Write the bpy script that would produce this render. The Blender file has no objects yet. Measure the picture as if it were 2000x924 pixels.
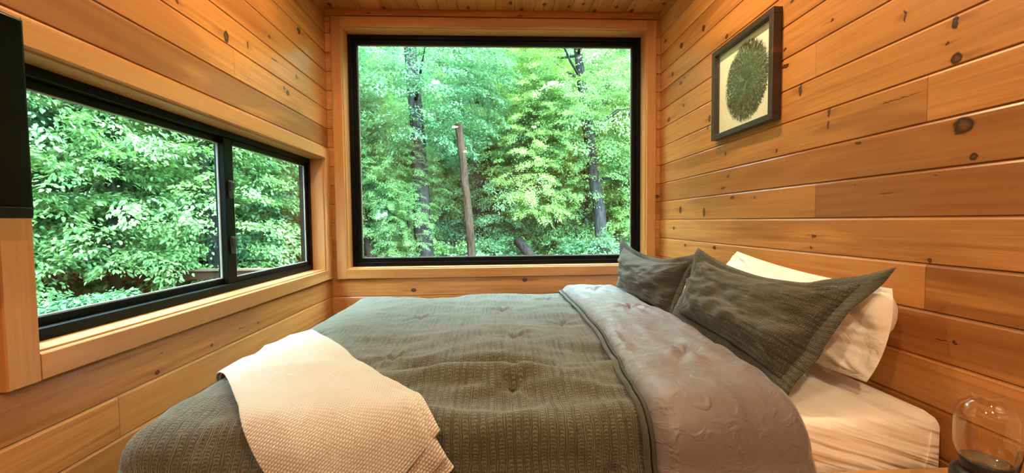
import bpy, bmesh, math, random
import numpy as np
from mathutils import Matrix, Vector

C = bpy.context.scene.collection
scene = bpy.context.scene
random.seed(7)
CZ = 1.12                                    # eye height above the floor

# ------------------------------------------------------------------ camera
PITCH, YAW, ROLL, FOCAL = -0.0398057, 0.0432493, -0.0098347, 740.0
def _cam_axes():
    cy, sy, cp, sp = math.cos(YAW), math.sin(YAW), math.cos(PITCH), math.sin(PITCH)
    f = Vector((sy*cp, cy*cp, sp)); r0 = Vector((cy, -sy, 0)); u0 = r0.cross(f)
    c, s = math.cos(ROLL), math.sin(ROLL)
    return c*r0 + s*u0, -s*r0 + c*u0, f
_r, _u, _f = _cam_axes()
cam_d = bpy.data.cameras.new('camera')
cam_d.sensor_width = 36.0; cam_d.sensor_fit = 'HORIZONTAL'
cam_d.lens = FOCAL*36.0/2000.0
cam_d.clip_start = 0.02; cam_d.clip_end = 300
cam = bpy.data.objects.new('camera', cam_d); C.objects.link(cam)
cam.matrix_world = Matrix(((_r.x, _u.x, -_f.x, 0), (_r.y, _u.y, -_f.y, 0), (_r.z, _u.z, -_f.z, CZ), (0, 0, 0, 1)))
scene.camera = cam

# ------------------------------------------------------------------ sky, sun, exposure
world = bpy.data.worlds.new('world'); scene.world = world
world.use_nodes = True
bg = world.node_tree.nodes['Background']
bg.inputs[0].default_value = (0.53, 0.83, 1.0, 1)
bg.inputs[1].default_value = 62.0
sun_d = bpy.data.lights.new('sun', 'SUN'); sun_d.energy = 20.0; sun_d.angle = math.radians(14)
sun_d.color = (1.0, 0.97, 0.86)
sun = bpy.data.objects.new('sun', sun_d); C.objects.link(sun)
sun.rotation_euler = Vector((-0.30, 0.62, -0.95)).to_track_quat('-Z', 'Y').to_euler()
scene.view_settings.view_transform = 'Standard'
scene.view_settings.look = 'None'
scene.view_settings.exposure = 0.0
scene.view_settings.gamma = 1.0
scene.view_settings.use_curve_mapping = False
LAMP_WATTS = 22.0
LAMP_COLOR = (1.0, 0.73, 0.415)

# ------------------------------------------------------------------ room measures (metres)
XL, XR, YB = -1.168, 1.205, 2.732            # faces of the planks
YR = -3.2                                    # rear end of the cabin, behind the camera
CEIL = CZ + 1.476
PW = 0.1317                                  # plank pitch
Z0 = CZ + 0.002                              # one groove height; rows count from here

# ------------------------------------------------------------------ node helpers
class NT:
    def __init__(s, name):
        s.m = bpy.data.materials.new(name); s.m.use_nodes = True
        s.t = s.m.node_tree; s.t.nodes.clear()
        s.out = s.t.nodes.new('ShaderNodeOutputMaterial')
    def n(s, typ, **kw):
        nd = s.t.nodes.new('ShaderNode' + typ)
        for k, v in kw.items(): setattr(nd, k, v)
        return nd
    def put(s, sock, v):
        if hasattr(v, 'is_output') or isinstance(v, bpy.types.NodeSocket): s.t.links.new(v, sock)
        else: sock.default_value = v
    def math(s, op, a, b=None, c=None, clamp=False):
        nd = s.n('Math', operation=op, use_clamp=clamp)
        for i, v in enumerate((a, b, c)):
            if v is not None: s.put(nd.inputs[i], v)
        return nd.outputs[0]
    def vm(s, op, a, b=None, scale=None):
        nd = s.n('VectorMath', operation=op)
        s.put(nd.inputs[0], a)
        if b is not None: s.put(nd.inputs[1], b)
        if scale is not None: s.put(nd.inputs['Scale'], scale)
        return nd.outputs['Value'] if op in ('LENGTH', 'DISTANCE', 'DOT_PRODUCT') else nd.outputs[0]
    def noise(s, vec, scale=1.0, detail=2.0, rough=0.5, dist=0.0, col=False, dim='3D'):
        nd = s.n('TexNoise', noise_dimensions=dim)
        s.put(nd.inputs['Vector'], vec)
        s.put(nd.inputs['Scale'], scale); nd.inputs['Detail'].default_value = detail
        nd.inputs['Roughness'].default_value = rough; nd.inputs['Distortion'].default_value = dist
        return nd.outputs['Color' if col else 'Fac']
    def ramp(s, fac, stops, interp='LINEAR'):
        nd = s.n('ValToRGB'); s.put(nd.inputs[0], fac)
        cr = nd.color_ramp; cr.interpolation = interp
        while len(cr.elements) < len(stops): cr.elements.new(0.5)
        for e, (p, c) in zip(cr.elements, stops):
            e.position = p; e.color = (*c, 1) if len(c) == 3 else c
        return nd.outputs[0]
    def mapr(s, v, a, b, c=0.0, d=1.0, smooth=False):
        nd = s.n('MapRange'); nd.interpolation_type = 'SMOOTHSTEP' if smooth else 'LINEAR'
        s.put(nd.inputs[0], v)
        for i, x in enumerate((a, b, c, d)): nd.inputs[i+1].default_value = x
        return nd.outputs[0]
    def mix(s, fac, a, b, blend='MIX'):
        nd = s.n('Mix', data_type='RGBA', blend_type=blend)
        s.put(nd.inputs[0], fac)
        for i, v in ((6, a), (7, b)):
            if isinstance(v, tuple) and len(v) == 3: v = (*v, 1)
            s.put(nd.inputs[i], v)
        return nd.outputs[2]
    def bump(s, h, strength=0.5, dist=0.01):
        nd = s.n('Bump'); nd.inputs['Strength'].default_value = strength
        nd.inputs['Distance'].default_value = dist; s.put(nd.inputs['Height'], h)
        return nd.outputs[0]
    def pbr(s, color, rough=0.5, normal=None, **kw):
        nd = s.n('BsdfPrincipled')
        s.put(nd.inputs['Base Color'], (*color, 1) if isinstance(color, tuple) and len(color) == 3 else color)
        s.put(nd.inputs['Roughness'], rough)
        if normal is not None: s.put(nd.inputs['Normal'], normal)
        for k, v in kw.items(): s.put(nd.inputs[k], v)
        s.t.links.new(nd.outputs[0], s.out.inputs[0])
        return s.m
    def surf(s, sock):
        s.t.links.new(sock, s.out.inputs[0]); return s.m

# ------------------------------------------------------------------ wood
def wood(name, knots=(), tone=0.5, heart=0.0, seed=None, rough=0.34, coat=0.18, light=(0.490, 0.212, 0.058), dark=(0.225, 0.068, 0.0135)):
    """Varnished knotty pine; grain runs along local X. knots: (x, y, rx, ry) in local metres."""
    t = NT(name)
    P = t.n('TexCoord').outputs['Object']
    if seed is None:
        rnd = t.n('ObjectInfo').outputs['Random']
        off = t.vm('SCALE', (53.1, 31.7, 17.3), scale=rnd)
    else:
        off = (seed*7.31 % 60, seed*3.77 % 60, seed*1.93 % 60)
    Q = t.vm('ADD', P, off)
    fine = t.noise(t.vm('MULTIPLY', Q, (1.9, 60, 60)), 1.0, 6, 0.66, 0.5)
    broad = t.noise(t.vm('MULTIPLY', Q, (0.55, 5.0, 5.0)), 1.0, 2, 0.5, 0.6)
    rings = t.math('MULTIPLY_ADD', t.math('SINE', t.math('MULTIPLY', broad, 75.0)), 0.5, 0.5)
    f1 = t.math('MULTIPLY', t.mapr(fine, 0.40, 0.68), t.mapr(t.noise(t.vm('MULTIPLY', Q, (0.9, 9, 9)), 1.0, 2, 0.5), 0.32, 0.68, 0.35, 1.0))
    f2 = t.math('MULTIPLY_ADD', rings, 0.11 + 0.34*heart, t.math('MULTIPLY', f1, 0.72))
    col = t.mix(f2, light, dark)
    hn = t.noise(t.vm('ADD', t.vm('MULTIPLY', Q, (0.8, 5.5, 5.5)), (9.1, 4.2, 7.7)), 1.0, 2, 0.5, 0.5)
    hm = t.math('MULTIPLY', t.mapr(hn, 0.57-0.27*heart, 0.63-0.25*heart), 0.42+0.22*heart)
    col = t.mix(hm, col, (0.215, 0.072, 0.018))
    # board to board tone
    k = 0.86 + 0.22*tone
    col = t.mix(1.0, col, (k, k*(0.97+0.05*tone), k*(0.92+0.12*tone)), 'MULTIPLY')
    if knots:
        wob = t.vm('SCALE', t.vm('SUBTRACT', t.noise(P, 55.0, 2, 0.5, 0, True), (0.5, 0.5, 0.5)), scale=0.014)
        PP = t.vm('ADD', P, wob)
        best = None; tail = None
        for (kx, ky, rx, ry) in knots:
            d = t.vm('LENGTH', t.vm('MULTIPLY', t.vm('SUBTRACT', PP, (kx, ky, 0)), (1/max(rx, .001), 1/max(ry, .001), 0)))
            best = d if best is None else t.math('MINIMUM', best, d)
            if rx < 0.05:
                d = t.vm('LENGTH', t.vm('MULTIPLY', t.vm('SUBTRACT', PP, (kx + (0.9*rx if int(kx*997) % 2 else -0.9*rx)*2.0, ky, 0)), (1/(rx*4.5+0.012), 1/(ry*0.75+0.001), 0)))
                tail = d if tail is None else t.math('MINIMUM', tail, d)
        core = t.ramp(t.math('MULTIPLY', best, 0.5), [(0.0, (0.150, 0.046, 0.012)), (0.22, (0.105, 0.030, 0.008)), (0.38, (0.030, 0.008, 0.002)), (0.50, (0.060, 0.016, 0.004)), (0.68, (0.27, 0.095, 0.022))])
        if tail is not None: col = t.mix(t.mapr(tail, 0.2, 1.25, 0.50, 0.0, True), col, (0.20, 0.066, 0.016))
        col = t.mix(t.mapr(best, 0.9, 1.35, 1.0, 0.0, True), col, core)
    nrm = t.bump(fine, 0.16, 0.002)
    return t.pbr(col, t.mapr(fine, 0.2, 0.8, rough-0.04, rough+0.10), nrm, **{'Specular IOR Level': 0.05+0.33*coat/0.18, 'Coat Weight': coat, 'Coat Roughness': 0.25})

M = {}
M['pine'] = wood('pine')
M['pine_plain'] = wood('pine_plain', tone=0.6)
M['trim_pine'] = wood('trim_pine', tone=0.62, rough=0.36, light=(0.47, 0.222, 0.074), dark=(0.335, 0.132, 0.036))

def simple(name, col, rough=0.5, **kw):
    return NT(name).pbr(col, rough, **kw)
M['black'] = NT('black_frame').pbr((0.0022, 0.0026, 0.0026), 0.45, **{'Specular IOR Level': 0.12})
M['gasket'] = simple('gasket_rubber', (0.006, 0.006, 0.006), 0.7)
M['spacer'] = simple('grey_spacer', (0.30, 0.33, 0.34), 0.4)
M['latch'] = simple('latch_black', (0.012, 0.012, 0.012), 0.3)
M['white_paint'] = simple('white_trim_ring', (0.8, 0.78, 0.74), 0.4)

def glass_mat(name, tint=(0.985, 1.0, 0.99), f0=0.035, rough=0.0):
    """Thin sheet of clear glass: straight-through transmission plus a Fresnel (Schlick) reflection."""
    t = NT(name)
    lw = t.n('LayerWeight'); lw.inputs[0].default_value = 0.5
    fr = t.math('MULTIPLY_ADD', t.math('POWER', lw.outputs['Facing'], 5.0), 1.0-f0, f0, clamp=True)
    tr = t.n('BsdfTransparent'); tr.inputs[0].default_value = (*tint, 1)
    gl = t.n('BsdfGlossy'); gl.inputs['Roughness'].default_value = rough; gl.inputs[0].default_value = (1, 1, 1, 1)
    mx = t.n('MixShader'); t.put(mx.inputs[0], fr)
    t.t.links.new(tr.outputs[0], mx.inputs[1]); t.t.links.new(gl.outputs[0], mx.inputs[2])
    return t.surf(mx.outputs[0])
M['pane'] = glass_mat('window_glass', f0=0.030)
M['picture_glass'] = glass_mat('picture_glass', f0=0.008, rough=0.0)

# ------------------------------------------------------------------ mesh helpers
def mk(name, verts, faces, mat=None, parent=None, smooth=False, uvs=None):
    me = bpy.data.meshes.new(name)
    me.from_pydata([tuple(v) for v in verts], [], faces)
    if uvs is not None:
        ul = me.uv_layers.new(name='UVMap')
        li = np.empty(len(me.loops), dtype=np.int32); me.loops.foreach_get('vertex_index', li)
        ul.data.foreach_set('uv', np.asarray(uvs, dtype=np.float32)[li].ravel())
    if smooth: me.polygons.foreach_set('use_smooth', [True]*len(me.polygons))
    if mat: me.materials.append(mat)
    me.update()
    o = bpy.data.objects.new(name, me); C.objects.link(o)
    if parent: o.parent = parent
    return o
def empty(name, loc=(0, 0, 0)):
    o = bpy.data.objects.new(name, None); C.objects.link(o); o.location = loc; o.empty_display_size = 0.1
    return o
def tag(o, label=None, cat=None, group=None, kind=None):
    if label: o['label'] = label
    if cat: o['category'] = cat
    if group: o['group'] = group
    if kind: o['kind'] = kind
    return o
class B:
    """collects boxes / tubes / lathes into one mesh"""
    def __init__(s): s.v = []; s.f = []
    def box(s, x0, x1, y0, y1, z0, z1, ch=0.0):
        bm = bmesh.new(); bmesh.ops.create_cube(bm, size=1.0)
        for v in bm.verts:
            v.co = Vector(((x0+x1)/2 + v.co.x*(x1-x0), (y0+y1)/2 + v.co.y*(y1-y0), (z0+z1)/2 + v.co.z*(z1-z0)))
        if ch > 0: bmesh.ops.bevel(bm, geom=list(bm.edges), offset=ch, segments=2, affect='EDGES', profile=0.5)
        s.add(bm); return s
    def add(s, bm):
        n = len(s.v); bm.verts.index_update()
        s.v += [v.co.copy() for v in bm.verts]
        s.f += [[v.index + n for v in f.verts] for f in bm.faces]; bm.free()
    def tube(s, pts, rad, seg=10, cap=True):
        n0 = len(s.v); pts = [Vector(p) for p in pts]
        if not hasattr(rad, '__len__'): rad = [rad]*len(pts)
        a = None
        for i, p in enumerate(pts):
            d = (pts[min(i+1, len(pts)-1)] - pts[max(i-1, 0)]).normalized()
            if a is None: a = d.orthogonal().normalized()
            else: a = (a - d*a.dot(d)).normalized()
            b = d.cross(a)
            for k in range(seg):
                t = 2*math.pi*k/seg
                s.v.append(p + (a*math.cos(t) + b*math.sin(t))*rad[i])
        for i in range(len(pts)-1):
            for k in range(seg):
                k2 = (k+1) % seg
                s.f.append([n0+i*seg+k, n0+i*seg+k2, n0+(i+1)*seg+k2, n0+(i+1)*seg+k])
        if cap:
            s.f.append([n0+k for k in range(seg)][::-1]); e = n0+(len(pts)-1)*seg
            s.f.append([e+k for k in range(seg)])
        return s
    def lathe(s, prof, cx=0, cy=0, seg=48, closed=False):
        n0 = len(s.v); m = len(prof)
        for (r, z) in prof:
            for k in range(seg):
                t = 2*math.pi*k/seg; s.v.append(Vector((cx + r*math.cos(t), cy + r*math.sin(t), z)))
        for i in range(m if closed else m-1):
            j = (i+1) % m
            for k in range(seg):
                k2 = (k+1) % seg
                s.f.append([n0+i*seg+k, n0+i*seg+k2, n0+j*seg+k2, n0+j*seg+k])
        return s
    def build(s, name, mat, parent=None, smooth=False, origin=None):
        if origin is not None:
            o = mk(name, [v - Vector(origin) for v in s.v], s.f, mat, parent, smooth); o.location = origin
        else: o = mk(name, s.v, s.f, mat, parent, smooth)
        return o

def frame_mat(origin, xdir, zdir):
    x = Vector(xdir).normalized(); z = Vector(zdir).normalized(); y = z.cross(x)
    return Matrix(((x.x, y.x, z.x, origin[0]), (x.y, y.y, z.y, origin[1]), (x.z, y.z, z.z, origin[2]), (0, 0, 0, 1)))

_board_cache = {}
def board_mesh(L, W, T, gap=0.0006, ch=0.0045, mat=None, endgap=0.0004, vee=False):
    """length on X (0..L), width on Y (0..W), face at z=0, back at z=-T, eased long edges."""
    key = (round(L, 4), round(W, 4), round(T, 4), ch, mat.name if mat else '', vee)
    if key in _board_cache: return _board_cache[key]
    y0, y1, x0, x1 = gap, W-gap, endgap, L-endgap
    c = min(ch, W*0.3); e = min(0.0008, c)
    if vee: sec = [(y0, -T), (y0, -0.0035), (y0+0.0022, 0), (y1-0.0085, 0), (y1, -0.0046), (y1, -T)]; c = 0.003
    else: sec = [(y0, -T), (y0, -c), (y0+c*0.9, 0), (y1-c*0.9, 0), (y1, -c), (y1, -T)]
    v = []
    for x, inset in ((x0, True), (x0+e, False), (x1-e, False), (x1, True)):
        for (y, z) in sec: v.append((x, y, z - (e if inset and z > -c*0.5 else 0)))
    f = []
    n = len(sec)
    for i in range(3):
        for k in range(n):
            k2 = (k+1) % n
            f.append([i*n+k, i*n+k2, (i+1)*n+k2, (i+1)*n+k][::-1])
    f.append(list(range(n))); f.append([3*n+k for k in range(n)][::-1])
    me = bpy.data.meshes.new('board'); me.from_pydata(v, [], f)
    if mat: me.materials.append(mat)
    me.validate(); me.update()
    bm = bmesh.new(); bm.from_mesh(me); bmesh.ops.recalc_face_normals(bm, faces=bm.faces); bm.to_mesh(me); bm.free()
    _board_cache[key] = me
    return me
def board(name, mtx, L, W, T, mat, parent, ch=0.0045, label=None):
    me = board_mesh(L, W, T, ch=ch, mat=mat, vee=(name == 'plank'))
    o = bpy.data.objects.new(name, me); C.objects.link(o)
    o.parent = parent; o.matrix_world = mtx
    if label: o['label'] = label
    return o

# ------------------------------------------------------------------ numpy noise
def _hash(i, j, seed):
    h = (i*374761393 + j*668265263 + seed*974711 + 12345) & 0xffffffff
    h = ((h ^ (h >> 13))*1274126177) & 0xffffffff
    h = h ^ (h >> 16)
    return (h & 0xffff)/65535.0
def vnoise(x, y, seed=0):
    x = np.asarray(x, float); y = np.asarray(y, float)
    i = np.floor(x).astype(np.int64); j = np.floor(y).astype(np.int64)
    u = x-i; v = y-j; u = u*u*u*(u*(u*6-15)+10); v = v*v*v*(v*(v*6-15)+10)
    a = _hash(i, j, seed); b = _hash(i+1, j, seed); c = _hash(i, j+1, seed); d = _hash(i+1, j+1, seed)
    return (a*(1-u)+b*u)*(1-v) + (c*(1-u)+d*u)*v - 0.5
def fbm(x, y, seed=0, octv=3, gain=0.5):
    s = 0; a = 1.0
    for o in range(octv):
        s = s + a*vnoise(np.asarray(x)*2**o, np.asarray(y)*2**o, seed+o*17); a *= gain
    return s

# ================================================================== THE SETTING
# wall slabs (behind the planks) with the window openings cut out
PT = 0.018
def slab(name, rects, axis, lo, hi, mat):
    b = B()
    for (a0, a1, z0, z1) in rects:
        if axis == 'x': b.box(lo, hi, a0, a1, z0, z1)
        else: b.box(a0, a1, lo, hi, z0, z1)
    o = b.build(name, mat); tag(o, kind='structure'); return o
def around(a0, a1, z0, z1, oa0, oa1, oz0, oz1):
    return [(a0, oa0, z0, z1), (oa1, a1, z0, z1), (oa0, oa1, z0, oz0), (oa0, oa1, oz1, z1)]

# openings (clear of the jambs): left window in (Y, Z), far window in (X, Z)
LW = (1.000, 2.640, CZ-0.316, CZ+0.436)
BW = (-1.048, 1.092, CZ-0.322, CZ+1.352)
JT = 0.016                                   # jamb board thickness
wall_left = slab('wall_left', around(YR, YB+0.14, -0.05, CEIL+0.1, LW[0]-JT, LW[1]+JT, LW[2]-JT, LW[3]+JT), 'x', XL-PT-0.13, XL-PT, M['pine_plain'])
wall_right = slab('wall_right', [(YR, YB+0.14, -0.05, CEIL+0.1)], 'x', XR+PT, XR+PT+0.13, M['pine_plain'])
wall_back = slab('wall_back', around(XL-PT, XR+PT, -0.05, CEIL+0.1, BW[0]-JT, BW[1]+JT, BW[2]-JT, BW[3]+JT), 'y', YB+PT, YB+PT+0.13, M['pine_plain'])
wall_front = slab('wall_front', [(XL-PT, XR+PT, -0.05, CEIL+0.1)], 'y', YR-0.12, YR, M['pine_plain'])
floor = B().box(XL-PT, XR+PT, YR, YB+PT, -0.1, 0.0).build('floor', wood('floor_pine', tone=0.3, seed=3)); tag(floor, kind='structure')
ceiling = B().box(XL-PT, XR+PT, YR, YB+PT, CEIL+PT, CEIL+PT+0.15).build('ceiling', M['pine_plain']); tag(ceiling, kind='structure')

# knots read off the photograph, by plank row: (Y, height over the eye, radius along, radius across)
KR = {8: [(2.168, 1.097, 0.0214, 0.0206), (2.426, 1.116, 0.0267, 0.0197)], 7: [(1.948, 0.943, 0.0174, 0.0132), (2.547, 0.982, 0.0221, 0.0173)], 6: [(2.429, 0.881, 0.0202, 0.0132), (2.383, 0.897, 0.013, 0.0065), (1.513, 0.875, 0.0133, 0.0062)], 5: [(2.393, 0.727, 0.0132, 0.013), (2.6, 0.692, 0.0308, 0.0177), (1.327, 0.705, 0.0083, 0.0073), (1.546, 0.699, 0.0112, 0.0085)], 4: [(2.096, 0.564, 0.0152, 0.0258), (1.542, 0.631, 0.0248, 0.0106), (1.083, 0.589, 0.0042, 0.021)], 3: [(2.115, 0.526, 0.0104, 0.0232), (0.959, 0.51, 0.01, 0.0214), (0.975, 0.462, 0.0058, 0.0054), (0.953, 0.413, 0.0164, 0.016), (1.462, 0.507, 0.0101, 0.0302)], 2: [(1.33, 0.38, 0.0084, 0.0203), (1.333, 0.336, 0.0064, 0.0167), (1.582, 0.29, 0.0089, 0.0109), (1.944, 0.343, 0.0088, 0.0134), (1.089, 0.353, 0.0728, 0.0018)], 1: [(1.218, 0.248, 0.0142, 0.0051), (0.933, 0.235, 0.0292, 0.0289), (0.91, 0.152, 0.0122, 0.0116), (1.92, 0.221, 0.0129, 0.0079), (1.963, 0.164, 0.0268, 0.0081)], 0: [(1.884, 0.11, 0.0207, 0.0104), (1.716, 0.1, 0.0069, 0.0095), (2.423, 0.064, 0.0204, 0.0267), (2.143, 0.041, 0.016, 0.0296), (0.99, 0.115, 0.0048, 0.0021), (1.225, 0.111, 0.0054, 0.0034), (1.119, 0.075, 0.0299, 0.0024)], -1: [(2.513, -0.057, 0.0147, 0.0139), (1.389, -0.065, 0.007, 0.0078), (1.378, -0.066, 0.0091, 0.0077), (1.395, -0.112, 0.0093, 0.0059), (0.998, -0.12, 0.0074, 0.0071)], -2: [(2.359, -0.162, 0.0194, 0.013), (2.036, -0.156, 0.0194, 0.0113)], -3: [(0.935, -0.33, 0.0077, 0.0067), (0.965, -0.332, 0.0184, 0.0028)], 9: [(2.655, 1.252, 0.016, 0.0143)]}
KL = {6: [(1.745, 0.82, 0.0197, 0.0314), (1.891, 0.849, 0.0077, 0.0219), (2.334, 0.869, 0.0119, 0.0152), (1.487, 0.825, 0.0094, 0.0076), (2.115, 0.873, 0.0444, 0.0055)], 8: [(2.376, 1.157, 0.0247, 0.0215)], 7: [(2.071, 0.975, 0.0139, 0.0107)], 5: [(2.232, 0.739, 0.0219, 0.0174), (2.197, 0.756, 0.0105, 0.0143)], -4: [(1.336, -0.508, 0.0117, 0.0088), (1.586, -0.496, 0.0083, 0.0063), (1.891, -0.485, 0.0079, 0.005), (1.355, -0.447, 0.008, 0.0018), (1.768, -0.476, 0.028, 0.0023)]}
KB = {-4: [(0.208, -0.4265, 0.018, 0.013), (-0.592, -0.487, 0.017, 0.012)], 10: [(-1.118, 1.337, 0.014, 0.022)], 1: [(1.182, 0.171, 0.016, 0.012)]}
YN = -0.45                                   # planks are laid singly from here to the window wall
ROWS = range(-9, 12)
_mi = [0]
def plank_mat(knots, **kw):
    if not knots and not kw: return M['pine']
    _mi[0] += 1
    return wood('pine_board_%d' % _mi[0], knots=knots, **kw)

def cut_rects(a0, a1, z0, z1, op):
    """rectangle minus opening -> pieces"""
    if op is None or a1 <= op[0] or a0 >= op[1] or z1 <= op[2] or z0 >= op[3]: return [(a0, a1, z0, z1)]
    out = []
    if a0 < op[0]: out.append((a0, op[0], z0, z1))
    if a1 > op[1]: out.append((op[1], a1, z0, z1))
    m0, m1 = max(a0, op[0]), min(a1, op[1])
    if z0 < op[2]: out.append((m0, m1, z0, op[2]))
    if z1 > op[3]: out.append((m0, m1, op[3], z1))
    return out

def side_wall(wall, X, left, K, joints, op, special):
    for row in ROWS:
        z0, z1 = Z0 + row*PW, Z0 + (row+1)*PW
        z0c, z1c = max(z0, 0.0), min(z1, CEIL)
        if z1c - z0c < 0.01: continue
        cuts = [YN] + sorted(joints.get(row, [])) + [YB]
        for ci, (a0, a1) in enumerate(zip(cuts, cuts[1:])):
            for (p0, p1, q0, q1) in cut_rects(a0, a1, z0c, z1c, op):
                if left: mtx = frame_mat((X, p0, q0), (0, 1, 0), (1, 0, 0))
                else: mtx = frame_mat((X, p1, q0), (0, -1, 0), (-1, 0, 0))
                ks = []
                for (ky, kz, r1, r2) in K.get(row, []):
                    if p0 < ky < p1: ks.append(((ky-p0) if left else (p1-ky), kz+CZ-q0, r1*0.70, r2*0.78))
                kw = {}
                sp = special.get((row, ci))
                kw = dict(tone=0.5+0.5*math.sin(row*2.3+ci*1.7+(0 if left else 4)), heart=0.0, seed=row*3.1+ci*11.3+(100 if left else 40))
                if sp: kw.update(sp)
                board('plank', mtx, p1-p0, q1-q0, PT, plank_mat(ks, **kw), wall)

JR = {4: [1.392], 2: [1.018], 0: [1.381], -2: [1.008], 7: [0.6], -4: [1.75], 9: [1.3]}
JL = {5: [1.79], 7: [0.8], -5: [1.2], -4: [0.55], 9: [1.2]}
side_wall(wall_right, XR, False, KR, JR, None, {(0, 0): dict(heart=0.75, tone=0.35), (1, 0): dict(heart=0.55, tone=0.8), (-3, 0): dict(heart=0.5, tone=0.5), (-2, 0): dict(heart=0.7, tone=0.2), (3, 0): dict(tone=0.7)})
side_wall(wall_left, XL, True, KL, JL, (LW[0]-0.03, LW[1]+0.03, LW[2]-0.03, LW[3]+0.03), {(4, 0): dict(heart=1.0, tone=0.15), (6, 0): dict(tone=0.7), (5, 0): dict(tone=0.8), (5, 1): dict(tone=1.0)})
bop = (BW[0]-0.03, BW[1]+0.03, BW[2]-0.03, BW[3]+0.03)
for row in ROWS:
    z0, z1 = max(Z0+row*PW, 0), min(Z0+(row+1)*PW, CEIL)
    if z1-z0 < 0.01: continue
    for (p0, p1, q0, q1) in cut_rects(XL, XR, z0, z1, bop):
        ks = [(kx-p0, kz+CZ-q0, r1, r2) for (kx, kz, r1, r2) in KB.get(row, []) if p0 < kx < p1 and q0 < kz+CZ < q1]
        board('plank', frame_mat((p0, YB, q0), (1, 0, 0), (0, -1, 0)), p1-p0, q1-q0, PT,
              plank_mat(ks, tone=0.5+0.5*math.sin(row*1.9+p0*3), seed=row*5.7+p0*3+200), wall_back)
# ceiling boards, running from the window wall towards the room
rk = random.Random(21)
x = -1.033 - 2*PW
k = 0
while x < XR:
    x0, x1 = max(x, XL), min(x+PW, XR)
    if x1-x0 > 0.01:
        ks = []
        for i in range(rk.randint(3, 5)):
            r = rk.uniform(0.007, 0.014); ks.append((rk.uniform(0.1, 3.15), rk.uniform(0.02, 0.11), r*1.2, r))
        if rk.random() < 0.75:
            r = rk.uniform(0.008, 0.013); ks.append((rk.uniform(3.02, 3.15), rk.uniform(0.02, 0.11), r*1.3, r))
        board('plank', frame_mat((x0, YN, CEIL), (0, 1, 0), (0, 0, -1)), YB-YN, x1-x0, PT, plank_mat(ks, tone=rk.uniform(0, 1), seed=300+k*7.1), ceiling)
    x += PW; k += 1
# crown strips
tr = board('trim_1', frame_mat((XL, YB-0.018, CEIL-0.042), (1, 0, 0), (0, -1, 0)), XR-XL, 0.042, 0.018, wood('crown_pine', knots=[(0.31, 0.012, 0.012, 0.004), (1.35, 0.006, 0.02, 0.004)], tone=0.5, seed=5), None, ch=0.003); tag(tr, kind='structure')
tr = board('trim_2', frame_mat((XL+0.018, YN, CEIL-0.042), (0, 1, 0), (1, 0, 0)), YB-0.018-YN, 0.042, 0.018, wood('crown_pine_left', tone=0.2, heart=0.6, seed=6), None, ch=0.003); tag(tr, kind='structure')
tr = board('trim_3', frame_mat((XR-0.018, YB-0.018, CEIL-0.042), (0, -1, 0), (-1, 0, 0)), YB-0.018-YN, 0.042, 0.018, wood('crown_pine_right', tone=0.5, seed=8), None, ch=0.003); tag(tr, kind='structure')

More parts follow.
